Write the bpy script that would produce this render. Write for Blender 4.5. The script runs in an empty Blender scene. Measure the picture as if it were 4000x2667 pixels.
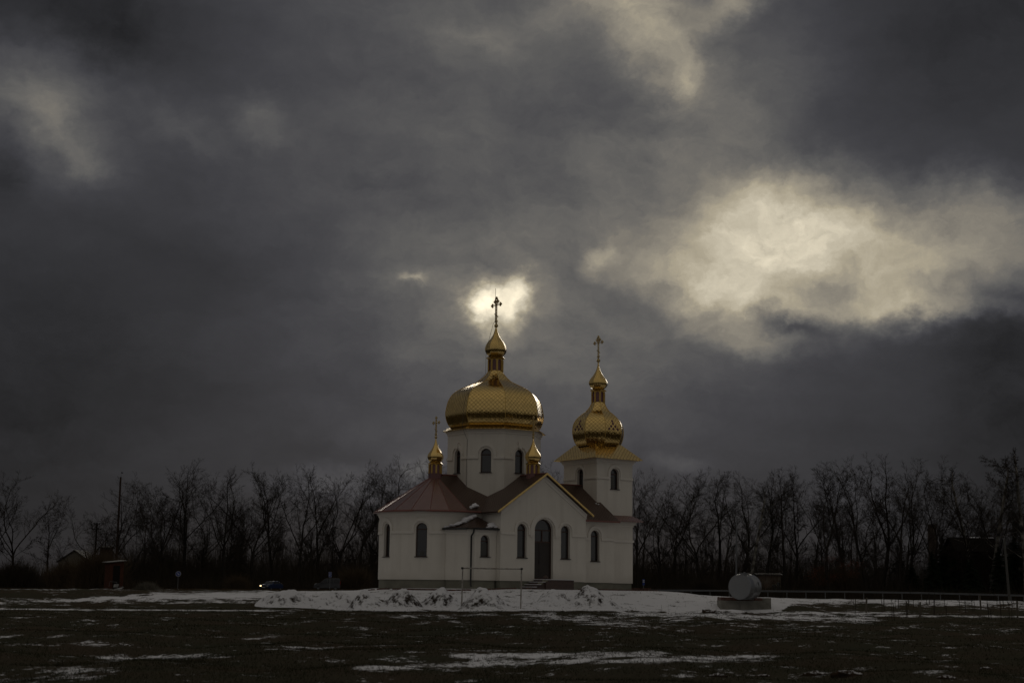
import bpy, bmesh, math, random
import numpy as np
from mathutils import Vector, Matrix, noise as mnoise
R = math.radians
C = bpy.context.scene.collection
SC = bpy.context.scene

# ------------------------------------------------------------------ camera
F = 6000.; HZ = 2315.; RHO = 0.013; CX, CY = 2000., 1333.5; CZ = 1.5
pit = math.atan((HZ - CY) / F)
cam_d = bpy.data.cameras.new("camera"); cam = bpy.data.objects.new("camera", cam_d); C.objects.link(cam)
cam_d.sensor_width = 36; cam_d.lens = 36 * F / 4000.; cam_d.clip_start = .3; cam_d.clip_end = 6000
cam.matrix_world = Matrix.Translation((0, 0, CZ)) @ Matrix.Rotation(math.pi / 2 + pit, 4, 'X') @ Matrix.Rotation(RHO, 4, 'Z')
SC.camera = cam
cam_d.dof.use_dof = True; cam_d.dof.focus_distance = 93; cam_d.dof.aperture_fstop = 2.0

# ------------------------------------------------------------------ sky
SUN_AZ = -0.008; SUN_EL = math.atan((HZ - 1180) / F)
SC.view_settings.view_transform = 'Standard'; SC.view_settings.look = 'None'
SC.view_settings.exposure = 0.0; SC.view_settings.gamma = 1.0
w = bpy.data.worlds.new("World"); SC.world = w; w.use_nodes = True
nt = w.node_tree; N = nt.nodes; L = nt.links
for n in list(N): N.remove(n)
def wn(t, **k):
    n = N.new(t)
    for a, b in k.items(): setattr(n, a, b)
    return n
def wmath(op, a, b=None, c=None):
    n = wn('ShaderNodeMath', operation=op)
    for i, x in enumerate((a, b, c)):
        if x is None: continue
        if isinstance(x, (int, float)): n.inputs[i].default_value = x
        else: L.new(x, n.inputs[i])
    return n.outputs[0]
tc = wn('ShaderNodeTexCoord'); sep = wn('ShaderNodeSeparateXYZ'); L.new(tc.outputs['Generated'], sep.inputs[0])
az = wmath('ARCTAN2', sep.outputs[0], sep.outputs[1]); el = wmath('ARCSINE', sep.outputs[2])
comb = wn('ShaderNodeCombineXYZ'); L.new(az, comb.inputs[0]); L.new(el, comb.inputs[1])
def wnoise(vec, scale, detail, rough=.55, off=(0, 0, 0), sc=(1, 1, 1)):
    m = wn('ShaderNodeMapping'); L.new(vec, m.inputs[0]); m.inputs[1].default_value = off; m.inputs[3].default_value = sc
    n = wn('ShaderNodeTexNoise'); L.new(m.outputs[0], n.inputs['Vector'])
    n.inputs['Scale'].default_value = scale; n.inputs['Detail'].default_value = detail; n.inputs['Roughness'].default_value = rough
    return n
# the clouds' edges are ragged: the direction is shifted by turbulent noise before the openings are laid out
n1 = wnoise(comb.outputs[0], 17, 10, .62, (3.1, 1.7, .4), (1, 1.25, 1))
vs = wn('ShaderNodeVectorMath', operation='SUBTRACT'); L.new(n1.outputs['Color'], vs.inputs[0]); vs.inputs[1].default_value = (.5, .5, .5)
vm = wn('ShaderNodeVectorMath', operation='MULTIPLY'); L.new(vs.outputs[0], vm.inputs[0]); vm.inputs[1].default_value = (.062, .055, 0)
va = wn('ShaderNodeVectorMath', operation='ADD'); L.new(vm.outputs[0], va.inputs[0]); L.new(comb.outputs[0], va.inputs[1])
def dirang(px, py):
    x0 = px - CX; y0 = CY - py; c, s = math.cos(RHO), math.sin(RHO)
    x = x0 * c - y0 * s; y = x0 * s + y0 * c
    d = Vector((x, F * math.cos(pit) - y * math.sin(pit), F * math.sin(pit) + y * math.cos(pit))).normalized()
    return math.atan2(d.x, d.y), math.asin(d.z)
# (x, y, rx, ry, turn, brightness) of the light openings and dark banks (edge banks darkened to imitate lens vignetting), in sixteenths of the picture's own scale
K = 4000 / 2352.
BL = [
 (1112, 695, 25, 28, 0, .60), (1180, 692, 25, 36, 0, .50), (1146, 690, 44, 32, 0, .34), (1148, 700, 78, 58, 0, .11), (1148, 700, 170, 130, 0, .05), (966, 650, 24, 13, -5, .15), (960, 645, 60, 26, 0, .025), (1388, 580, 40, 26, 30, .15),
 (1745, 490, 145, 85, 12, .27), (1890, 565, 200, 95, 0, .27), (1600, 650, 120, 44, -14, .27), (1740, 610, 150, 80, 15, .22), (1860, 520, 90, 60, 0, .10),
 (2090, 625, 170, 72, 8, .19), (2250, 490, 150, 60, 0, .13), (2290, 570, 90, 60, 0, .05), (1960, 695, 250, 22, -3, .16), (1690, 760, 110, 34, -14, .09), (2140, 690, 90, 30, 0, .06),
 (1500, 100, 130, 60, -42, .135), (1565, 185, 34, 44, 0, .13), (1440, 10, 190, 60, 0, .12), (1690, 10, 110, 36, 30, .12), (1530, 60, 60, 60, 0, .05),
 (1100, 85, 90, 45, -10, .035), (1590, 300, 190, 80, 25, .050), (1480, 460, 190, 130, 20, .05), (1750, 200, 150, 150, 0, .022), (1380, 10, 110, 50, -35, .06), (1480, 560, 120, 70, 20, .02), (620, 700, 600, 120, -25, -.006), (1480, 850, 200, 120, 0, .015),
 (110, 250, 150, 100, -30, .06), (150, 310, 90, 34, -30, .045), (40, 200, 100, 120, 0, .03), (410, 290, 110, 34, -25, .02), (600, 280, 60, 36, -30, .03), (540, 300, 220, 110, -20, .012),
 (1250, 800, 430, 260, 0, .036), (1200, 380, 400, 400, 0, .036), (850, 500, 450, 400, -30, .010), (1100, 40, 600, 120, 0, .018),
 (1650, 690, 38, 22, 40, -.14), (1790, 740, 60, 16, -10, -.05), (10, 375, 50, 70, 0, -.022), (2330, 880, 150, 330, 0, -.018),
 (60, 900, 330, 330, 0, -.014), (0, 0, 420, 140, 0, -.022), (300, 60, 300, 90, 0, -.010), (2352, 0, 420, 200, 0, -.020), (2300, 200, 250, 220, 0, .004), (800, 1120, 120, 22, 0, .03), (980, 1080, 50, 22, 0, .03), (1560, 1075, 60, 22, 0, .03), (1990, 1125, 60, 20, 0, .012),
]
acc = None
for (x, y, rx, ry, rot, amp) in BL:
    a, e = dirang(x * K, y * K)
    m = wn('ShaderNodeMapping', vector_type='TEXTURE'); L.new(va.outputs[0], m.inputs[0])
    m.inputs[1].default_value = (a, e, 0); m.inputs[2].default_value = (0, 0, R(rot)); m.inputs[3].default_value = (rx * K / F * 1.1, ry * K / F * 1.1, 1)
    d = wn('ShaderNodeVectorMath', operation='DOT_PRODUCT'); L.new(m.outputs[0], d.inputs[0]); L.new(m.outputs[0], d.inputs[1])
    g = wmath('POWER', math.exp(-1), wmath('POWER', d.outputs['Value'], 1.0))
    acc = wmath('MULTIPLY_ADD', g, amp, acc if acc is not None else 0.0)
# even cloud deck: dim low in front, lighter overhead and behind the viewer
deck = wn('ShaderNodeValToRGB'); L.new(el, deck.inputs[0])
cr = deck.color_ramp; cr.elements[0].position = 0.0; cr.elements[0].color = (.026,) * 3 + (1,)
cr.elements[1].position = 1.0; cr.elements[1].color = (.085,) * 3 + (1,)
for p_, v_ in ((.10, .034), (.2, .038), (.32, .042), (.5, .055), (.75, .075)):
    e_ = cr.elements.new(p_); e_.color = (v_,) * 3 + (1,)
back = wn('ShaderNodeMapRange', interpolation_type='SMOOTHSTEP'); L.new(sep.outputs[1], back.inputs[0])
back.inputs[1].default_value = .8; back.inputs[2].default_value = -.25; back.inputs[3].default_value = 0; back.inputs[4].default_value = .085
lum0 = wmath('ADD', deck.outputs[0], back.outputs[0])
n2 = wnoise(comb.outputs[0], 3.2, 7, .55, (.3, 5.2, 1.), (1, 1.9, 1)); n3 = wnoise(va.outputs[0], 19, 10, .66, (7.3, 2.2, 1.), (1, 1.5, 1))
n4 = wnoise(va.outputs[0], 7, 8, .6, (2.3, 4.2, 3.), (1, 3.2, 1)); n4.inputs['Vector'].links[0].from_node.inputs[2].default_value = (0, 0, R(38))
mod = wmath('MULTIPLY', wmath('MULTIPLY_ADD', n2.outputs[0], .8, .6), wmath('MULTIPLY_ADD', n4.outputs[0], .60, .70))
mott = wmath('MULTIPLY_ADD', n3.outputs[0], 1.9, .05)
n5 = wnoise(comb.outputs[0], 42, 8, .62, (1.3, 9.2, 3.), (1, 1.3, 1))
lum = wmath('MULTIPLY', wmath('MAXIMUM', wmath('ADD', lum0, wmath('MULTIPLY', acc, mott)), .012), wmath('MULTIPLY', mod, wmath('MULTIPLY_ADD', n5.outputs[0], .14, .93)))
hue = wn('ShaderNodeValToRGB'); L.new(lum, hue.inputs[0]); cr = hue.color_ramp
cr.elements[0].position = 0; cr.elements[0].color = (.95, .97, 1.08, 1); cr.elements[1].position = 1; cr.elements[1].color = (1.10, .98, .74, 1)
for p_, c_ in ((.05, (.96, .965, 1.09)), (.10, (1.015, .995, .98)), (.18, (1.09, 1.0, .85)), (.34, (1.13, 1.0, .74)), (.50, (1.11, 1.0, .77))):
    e_ = cr.elements.new(p_); e_.color = c_ + (1,)
cc = wn('ShaderNodeVectorMath', operation='SCALE'); L.new(hue.outputs[0], cc.inputs[0]); L.new(wmath('MULTIPLY', lum, 10.0), cc.inputs['Scale'])
sky = wn('ShaderNodeTexSky', sky_type='NISHITA'); sky.sun_disc = False; sky.sun_elevation = SUN_EL; sky.sun_rotation = SUN_AZ
mx = wn('ShaderNodeMix', data_type='RGBA'); mx.inputs[0].default_value = .0015; L.new(cc.outputs[0], mx.inputs[6]); L.new(sky.outputs[0], mx.inputs[7])
bg = wn('ShaderNodeBackground'); bg.inputs[1].default_value = .1; L.new(mx.outputs[2], bg.inputs[0])
wo = wn('ShaderNodeOutputWorld'); L.new(bg.outputs[0], wo.inputs[0])
w.cycles.sampling_method = 'MANUAL'; w.cycles.sample_map_resolution = 1024
sd = bpy.data.lights.new("sun", 'SUN'); sd.energy = .5; sd.angle = R(24); sd.color = (1, .93, .8)
so = bpy.data.objects.new("sun", sd); C.objects.link(so)
sdir = Vector((math.sin(SUN_AZ) * math.cos(SUN_EL), math.cos(SUN_AZ) * math.cos(SUN_EL), math.sin(SUN_EL)))
so.rotation_euler = sdir.to_track_quat('Z', 'Y').to_euler()

# ------------------------------------------------------------------ helpers
def ray(px, py):
    x0 = px - CX; y0 = CY - py; c, s = math.cos(RHO), math.sin(RHO)
    x = x0 * c - y0 * s; y = x0 * s + y0 * c
    return Vector((x, F * math.cos(pit) - y * math.sin(pit), F * math.sin(pit) + y * math.cos(pit))).normalized()
def at(px, py, Y):
    d = ray(px, py); return Vector((0, 0, CZ)) + d * (Y / d.y)
def proj_np(x, y, z):
    z = z - CZ
    u = -y * math.sin(pit) + z * math.cos(pit); d = y * math.cos(pit) + z * math.sin(pit)
    X = F * x / d; Y = F * u / d; c, s = math.cos(RHO), math.sin(RHO)
    return CX + X * c + Y * s, CY - (-X * s + Y * c)
def tag(o, label=None, cat=None, group=None, kind=None):
    if label: o['label'] = label
    if cat: o['category'] = cat
    if group: o['group'] = group
    if kind: o['kind'] = kind
    return o
def empty(name, loc, rz=0, **k):
    o = bpy.data.objects.new(name, None); C.objects.link(o); o.location = loc; o.rotation_euler = (0, 0, rz)
    return tag(o, **k)
class MB:
    def __init__(s): s.v = []; s.f = []; s.uv = []; s.sm = []
    def add(s, vs, fs, uvs=None, smooth=False):
        b = len(s.v); s.v += [tuple(p) for p in vs]
        for i, f in enumerate(fs):
            s.f.append(tuple(b + j for j in f)); s.uv.append(uvs[i] if uvs else None); s.sm.append(smooth)
    def box(s, c, size, rz=0, M=None):
        x, y, z = [q / 2 for q in size]
        P = [Vector((a, b, d)) for d in (-z, z) for b in (-y, y) for a in (-x, x)]
        m = Matrix.Translation(c) @ (M if M is not None else Matrix.Rotation(rz, 4, 'Z'))
        s.add([m @ p for p in P], [(0, 2, 3, 1), (4, 5, 7, 6), (0, 1, 5, 4), (2, 6, 7, 3), (0, 4, 6, 2), (1, 3, 7, 5)])
    def bb(s, x0, x1, y0, y1, z0, z1): s.box(((x0 + x1) / 2, (y0 + y1) / 2, (z0 + z1) / 2), (x1 - x0, y1 - y0, z1 - z0))
    def face(s, pts):     # planar polygon with uv in metres (level direction, slope direction)
        pts = [Vector(p) for p in pts]; n = Vector((0, 0, 0))
        for i in range(len(pts)): n += pts[i].cross(pts[(i + 1) % len(pts)])
        n.normalize(); t = Vector((0, 0, 1)).cross(n)
        t = t.normalized() if t.length > 1e-4 else Vector((1, 0, 0)); b = n.cross(t)
        s.add(pts, [tuple(range(len(pts)))], [[(p.dot(t), p.dot(b)) for p in pts]])
    def slab(s, pts, th):  # a roof plane with thickness below
        pts = [Vector(p) for p in pts]; s.face(pts)
        n = (pts[1] - pts[0]).cross(pts[2] - pts[0]).normalized(); lo = [p - n * th for p in pts]
        s.face(lo[::-1])
        for i in range(len(pts)):
            j = (i + 1) % len(pts); s.face([pts[i], lo[i], lo[j], pts[j]])
    def prism(s, poly, z0, z1):   # poly counter-clockwise
        n = len(poly); vs = [(p[0], p[1], z0) for p in poly] + [(p[0], p[1], z1) for p in poly]
        s.add(vs, [tuple(range(n))[::-1], tuple(range(n, 2 * n))] + [(i, (i + 1) % n, n + (i + 1) % n, n + i) for i in range(n)])
    def tube(s, path, r, n=6, smooth=True):
        path = [Vector(p) for p in path]; rs = r if isinstance(r, (list, tuple)) else [r] * len(path)
        vs = []
        for i, p in enumerate(path):
            d = (path[min(i + 1, len(path) - 1)] - path[max(i - 1, 0)]).normalized()
            a = d.orthogonal().normalized() if abs(d.z) < .9 else d.cross(Vector((1, 0, 0))).normalized()
            b = d.cross(a)
            vs += [p + (a * math.cos(t) + b * math.sin(t)) * rs[i] for t in [2 * math.pi * k / n for k in range(n)]]
        fs = [(i * n + k, i * n + (k + 1) % n, (i + 1) * n + (k + 1) % n, (i + 1) * n + k) for i in range(len(path) - 1) for k in range(n)]
        s.add(vs, fs, smooth=smooth); m = len(path) - 1
        s.add(vs[:n], [tuple(range(n))[::-1]]); s.add(vs[m * n:], [tuple(range(n))])
    def ball(s, c, r, n=8, sz=1.0):
        vs = []; fs = []
        for i in range(n + 1):
            t = math.pi * i / n
            for k in range(n * 2):
                a = math.pi * k / n
                vs.append((c[0] + r * math.sin(t) * math.cos(a), c[1] + r * math.sin(t) * math.sin(a), c[2] + r * sz * math.cos(t)))
        m = n * 2
        for i in range(n):
            for k in range(m): fs.append((i * m + k, (i + 1) * m + k, (i + 1) * m + (k + 1) % m, i * m + (k + 1) % m))
        s.add(vs, fs, smooth=True)
    def rings(s, polys, closed=True):   # stack of equally long closed loops of 3-D points
        n = len(polys[0]); vs = [p for q in polys for p in q]
        s.add(vs, [(i * n + k, i * n + (k + 1) % n, (i + 1) * n + (k + 1) % n, (i + 1) * n + k) for i in range(len(polys) - 1) for k in range(n)])
    def build(s, name, mat, parent=None, off=(0, 0, 0)):
        me = bpy.data.meshes.new(name)
        me.from_pydata([(v[0] + off[0], v[1] + off[1], v[2] + off[2]) for v in s.v], [], s.f)
        if any(u is not None for u in s.uv):
            ul = me.uv_layers.new(name='UVMap').data; i = 0
            for f, u in zip(s.f, s.uv):
                for k in range(len(f)):
                    ul[i].uv = u[k] if u is not None else (0, 0); i += 1
        me.polygons.foreach_set('use_smooth', s.sm)
        me.materials.append(mat); me.validate(); me.update()
        o = bpy.data.objects.new(name, me); C.objects.link(o)
        if parent is not None: o.parent = parent
        return o
def np_mesh(name, verts, faces, mat, parent=None, smooth=False):
    me = bpy.data.meshes.new(name); faces = np.asarray(faces, dtype=np.int32); k = faces.shape[1]
    me.vertices.add(len(verts)); me.vertices.foreach_set('co', np.asarray(verts, dtype=np.float32).ravel())
    me.loops.add(faces.size); me.loops.foreach_set('vertex_index', faces.ravel())
    me.polygons.add(len(faces)); me.polygons.foreach_set('loop_start', np.arange(0, faces.size, k, dtype=np.int32))
    me.polygons.foreach_set('loop_total', np.full(len(faces), k, dtype=np.int32))
    me.polygons.foreach_set('use_smooth', np.full(len(faces), smooth))
    me.materials.append(mat); me.update(calc_edges=True)
    o = bpy.data.objects.new(name, me); C.objects.link(o)
    if parent is not None: o.parent = parent
    return o

# ------------------------------------------------------------------ materials
def mat(name, col, rough=.8, metal=0., spec=.5, nz=None, bump=None, emis=None):
    m = bpy.data.materials.new(name); m.use_nodes = True; t = m.node_tree; b = t.nodes['Principled BSDF']
    b.inputs['Base Color'].default_value = tuple(col) + (1,); b.inputs['Roughness'].default_value = rough
    b.inputs['Metallic'].default_value = metal; b.inputs['Specular IOR Level'].default_value = spec
    if emis: b.inputs['Emission Color'].default_value = tuple(emis[0]) + (1,); b.inputs['Emission Strength'].default_value = emis[1]
    co = t.nodes.new('ShaderNodeTexCoord')
    if nz:   # (scale, amount, other colour)
        n = t.nodes.new('ShaderNodeTexNoise'); n.inputs['Scale'].default_value = nz[0]; n.inputs['Detail'].default_value = 6; t.links.new(co.outputs['Object'], n.inputs['Vector'])
        r = t.nodes.new('ShaderNodeMapRange'); r.inputs[1].default_value = .35; r.inputs[2].default_value = .65; r.inputs[4].default_value = nz[1]; t.links.new(n.outputs[0], r.inputs[0])
        x = t.nodes.new('ShaderNodeMix'); x.data_type = 'RGBA'; x.inputs[6].default_value = tuple(col) + (1,); x.inputs[7].default_value = tuple(nz[2]) + (1,)
        t.links.new(r.outputs[0], x.inputs[0]); t.links.new(x.outputs[2], b.inputs['Base Color'])
    if bump:  # (scale, distance)
        n = t.nodes.new('ShaderNodeTexNoise'); n.inputs['Scale'].default_value = bump[0]; n.inputs['Detail'].default_value = 8; t.links.new(co.outputs['Object'], n.inputs['Vector'])
        p = t.nodes.new('ShaderNodeBump'); p.inputs['Distance'].default_value = bump[1]; t.links.new(n.outputs[0], p.inputs['Height']); t.links.new(p.outputs[0], b.inputs['Normal'])
    return m
def tiles(name, col, seam, w_, h_, rough, metal, tilt, wave, seam_w=.05, var=.12):
    """diamond sheet-metal shingles in uv metres; every sheet is dented and tilted a little differently"""
    m = bpy.data.materials.new(name); m.use_nodes = True; t = m.node_tree; Nn = t.nodes; b = Nn['Principled BSDF']
    def mt(op, a, b_=None, c_=None):
        n = Nn.new('ShaderNodeMath'); n.operation = op
        for i, x in enumerate((a, b_, c_)):
            if x is None: continue
            if isinstance(x, (int, float)): n.inputs[i].default_value = x
            else: t.links.new(x, n.inputs[i])
        return n.outputs[0]
    uv = Nn.new('ShaderNodeUVMap'); uv.uv_map = 'UVMap'; s = Nn.new('ShaderNodeSeparateXYZ'); t.links.new(uv.outputs[0], s.inputs[0])
    u = mt('DIVIDE', s.outputs[0], w_); v = mt('DIVIDE', s.outputs[1], h_)
    A = mt('ADD', u, v); B = mt('SUBTRACT', u, v)
    def edge(q): return mt('MINIMUM', mt('FRACT', q), mt('SUBTRACT', 1.0, mt('FRACT', q)))
    e = mt('MINIMUM', edge(A), edge(B)); line = mt('LESS_THAN', e, seam_w)
    cid = Nn.new('ShaderNodeCombineXYZ'); t.links.new(mt('FLOOR', A), cid.inputs[0]); t.links.new(mt('FLOOR', B), cid.inputs[1])
    geo = Nn.new('ShaderNodeNewGeometry')
    wh = Nn.new('ShaderNodeTexWhiteNoise'); wh.noise_dimensions = '3D'; t.links.new(cid.outputs[0], wh.inputs['Vector'])
    sb = Nn.new('ShaderNodeVectorMath'); sb.operation = 'SUBTRACT'; t.links.new(wh.outputs['Color'], sb.inputs[0]); sb.inputs[1].default_value = (.5, .5, .5)
    sc = Nn.new('ShaderNodeVectorMath'); sc.operation = 'SCALE'; t.links.new(sb.outputs[0], sc.inputs[0]); sc.inputs['Scale'].default_value = tilt
    co = Nn.new('ShaderNodeTexCoord')
    nz = Nn.new('ShaderNodeTexNoise'); nz.inputs['Scale'].default_value = 3.2; nz.inputs['Detail'].default_value = 3; t.links.new(co.outputs['Object'], nz.inputs['Vector'])
    bp = Nn.new('ShaderNodeBump'); bp.inputs['Distance'].default_value = wave
    # a sheet bulges between its folded edges
    hgt = mt('ADD', nz.outputs[0], mt('MULTIPLY', mt('MINIMUM', e, .16), 1.6)); t.links.new(hgt, bp.inputs['Height'])
    ad = Nn.new('ShaderNodeVectorMath'); ad.operation = 'ADD'; t.links.new(bp.outputs[0], ad.inputs[0]); t.links.new(sc.outputs[0], ad.inputs[1])
    nm = Nn.new('ShaderNodeVectorMath'); nm.operation = 'NORMALIZE'; t.links.new(ad.outputs[0], nm.inputs[0]); t.links.new(nm.outputs[0], b.inputs['Normal'])
    hs = Nn.new('ShaderNodeHueSaturation'); hs.inputs['Color'].default_value = tuple(col) + (1,)
    t.links.new(mt('MULTIPLY_ADD', wh.outputs['Value'], var, 1 - var / 2), hs.inputs['Value'])
    x = Nn.new('ShaderNodeMix'); x.data_type = 'RGBA'; t.links.new(line, x.inputs[0]); t.links.new(hs.outputs[0], x.inputs[6]); x.inputs[7].default_value = tuple(seam) + (1,)
    t.links.new(x.outputs[2], b.inputs['Base Color']); b.inputs['Metallic'].default_value = metal
    t.links.new(mt('MULTIPLY_ADD', line, .4, rough), b.inputs['Roughness'])
    return m
M = {}
M['wall'] = mat('white_render', (.71, .675, .615), .92, spec=.15, nz=(.9, .5, (.64, .605, .55)), bump=(60, .004))
def streaks(m, lo, hi, amt):    # rain-washed vertical streaks and a splashed band above the plinth
    t = m.node_tree; b = t.nodes['Principled BSDF']; src = b.inputs['Base Color'].links[0].from_socket; co = t.nodes.new('ShaderNodeTexCoord')
    def nz(scale, sc):
        mp = t.nodes.new('ShaderNodeMapping'); mp.inputs[3].default_value = sc; t.links.new(co.outputs['Object'], mp.inputs[0]); n = t.nodes.new('ShaderNodeTexNoise'); n.inputs['Scale'].default_value = scale; n.inputs['Detail'].default_value = 7; t.links.new(mp.outputs[0], n.inputs['Vector']); return n.outputs[0]
    def mt(op, a, b_=None, c_=None):
        n = t.nodes.new('ShaderNodeMath'); n.operation = op
        for i, x in enumerate((a, b_, c_)):
            if x is None: continue
            if isinstance(x, (int, float)): n.inputs[i].default_value = x
            else: t.links.new(x, n.inputs[i])
        return n.outputs[0]
    a = nz(2.6, (1, 1, .09)); c = nz(1.1, (1, 1, 1)); sp = t.nodes.new('ShaderNodeSeparateXYZ'); t.links.new(co.outputs['Object'], sp.inputs[0])
    r1 = t.nodes.new('ShaderNodeMapRange'); r1.inputs[1].default_value = .50; r1.inputs[2].default_value = .72; t.links.new(a, r1.inputs[0])
    r2 = t.nodes.new('ShaderNodeMapRange'); t.links.new(mt('MULTIPLY_ADD', c, 1.1, mt('MULTIPLY', sp.outputs[2], -1.0)), r2.inputs[0]); r2.inputs[1].default_value = -.55; r2.inputs[2].default_value = .10
    f = mt('MAXIMUM', mt('MULTIPLY', r1.outputs[0], amt), mt('MULTIPLY', r2.outputs[0], amt * 1.4))
    x = t.nodes.new('ShaderNodeMix'); x.data_type = 'RGBA'; t.links.new(f, x.inputs[0]); t.links.new(src, x.inputs[6]); x.inputs[7].default_value = (.36, .33, .28, 1); t.links.new(x.outputs[2], b.inputs['Base Color'])
streaks(M['wall'], 0, 0, .20)
M['trim'] = mat('white_moulding', (.70, .665, .61), .9)
M['plinth'] = mat('grey_plinth', (.20, .195, .155), .9, nz=(1.6, .7, (.13, .125, .10)), bump=(30, .006))
M['gold'] = tiles('gold_shingles', (.78, .55, .21), (.08, .05, .02), .26, .26, .07, 1., .03, .010, .042)
M['gold_small'] = tiles('small_gold_shingles', (.78, .55, .21), (.08, .05, .02), .15, .15, .08, 1., .03, .007, .04)
M['gold_plain'] = mat('plain_gold_sheet', (.78, .55, .21), .12, 1., bump=(5, .01))
M['gold_post'] = mat('gold_paint', (.60, .40, .11), .4, .55)
M['cross'] = mat('gilded_cross', (.52, .40, .20), .38, .8)
M['violet'] = mat('violet_brown_panel', (.20, .095, .11), .4, .1)
M['emblem'] = mat('violet_brown_shingle', (.12, .045, .06), .25, .5)
M['roof'] = tiles('red_brown_shingles', (.33, .215, .195), (.03, .014, .012), .22, .22, .24, .75, .03, .012, .035)
M['roof_dark'] = tiles('dark_brown_shingles', (.12, .075, .055), (.02, .012, .01), .2, .2, .3, .6, .03, .01, .04)
M['roof_trim'] = mat('red_brown_sheet', (.20, .075, .06), .4, .3)
M['purple_sheet'] = mat('purple_brown_sheet', (.17, .085, .085), .3, .5)
M['frame'] = mat('brown_window_frame', (.055, .026, .018), .5)
M['pane'] = mat('dark_glass', (.022, .023, .026), .06, 0, .9)
M['sill'] = mat('dark_sill', (.02, .018, .017), .5)
M['door'] = mat('dark_brown_door', (.032, .024, .02), .45, nz=(4, .6, (.022, .017, .015)))
M['black'] = mat('black_metal', (.012, .012, .013), .45)
M['granite'] = mat('brown_granite', (.09, .055, .045), .6, nz=(9, .8, (.05, .035, .03)))
M['stepside'] = mat('pale_step', (.19, .18, .13), .85)
M['bark'] = mat('dark_bark', (.040, .034, .028), .95, spec=0., nz=(2, .8, (.025, .021, .018)))
M['twig'] = mat('twig_bark', (.045, .037, .031), .95, spec=0.)
M['birch'] = mat('birch_bark', (.30, .28, .25), .9, spec=0., nz=(1.4, 1., (.04, .035, .03)))
M['brush'] = mat('dry_brush', (.085, .062, .040), .95, spec=0.)
M['brush_dark'] = mat('undergrowth', (.045, .036, .026), .95, spec=0.)
M['needle'] = mat('dark_needles', (.016, .022, .014), .9, spec=0.)
M['leaf_brown'] = mat('dry_oak_leaves', (.11, .045, .028), .9, spec=0.)
M['galv'] = mat('galvanised_steel', (.15, .155, .165), .6, .2)
M['concrete'] = mat('concrete', (.12, .118, .11), .95, spec=.1, nz=(2.5, .8, (.09, .085, .08)), bump=(25, .01))
M['block'] = mat('weathered_concrete', (.24, .23, .20), .95, nz=(1.8, .9, (.13, .125, .105)), bump=(14, .02))
M['rust'] = mat('rusty_edge', (.13, .060, .045), .9, nz=(6, .9, (.06, .04, .032)), bump=(20, .02))
M['tank'] = mat('grey_tank_paint', (.26, .265, .275), .28, .55, nz=(1.5, .5, (.20, .205, .215)))
M['white_paint'] = mat('white_pipe_paint', (.42, .41, .38), .6, nz=(9, .8, (.16, .12, .09)))
M['wood_red'] = mat('red_brown_boards', (.10, .042, .026), .9, spec=.1, nz=(3, .8, (.06, .028, .02)))
M['grey_roof'] = mat('grey_sheet_roof', (.13, .125, .12), .8, nz=(3, .6, (.09, .085, .08)))
M['darkwood'] = mat('dark_timber', (.02, .017, .015), .95, spec=0.)
M['sign_blue'] = mat('blue_sign', (.02, .05, .26), .5)
M['sign_white'] = mat('white_sign', (.6, .6, .6), .5)
M['blue_car'] = mat('blue_car_paint', (.018, .032, .085), .4, .1, .3)
M['grey_car'] = mat('grey_car_paint', (.05, .052, .058), .4, .1, .4)
M['glass'] = mat('car_glass', (.02, .021, .024), .2, 0, .4)
M['tyre'] = mat('tyre_rubber', (.015, .015, .015), .9)
M['lampglass'] = mat('headlamp_glass', (.30, .31, .32), .15, 0, .8)
M['lamp_on'] = mat('lit_headlamp', (.8, .7, .5), .3, emis=((1, .72, .34), 3.2))
M['red_lamp'] = mat('tail_lamp', (.22, .01, .01), .3)
M['plate'] = mat('number_plate', (.35, .35, .33), .6)
M['brick_red'] = mat('red_brick', (.062, .042, .035), .95, spec=0., nz=(8, .8, (.06, .04, .03)))
M['stake'] = mat('grey_stake', (.12, .105, .085), .9, spec=0.)
M['sapling'] = mat('sapling_bark', (.05, .042, .034), .9, spec=0.)
M['junk'] = mat('pale_board', (.28, .28, .27), .8, nz=(5, .6, (.16, .16, .16)))
M['cable'] = mat('dark_cable', (.05, .048, .045), .7)
M['blossom'] = mat('pale_seedheads', (.14, .125, .10), .95)

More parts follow.
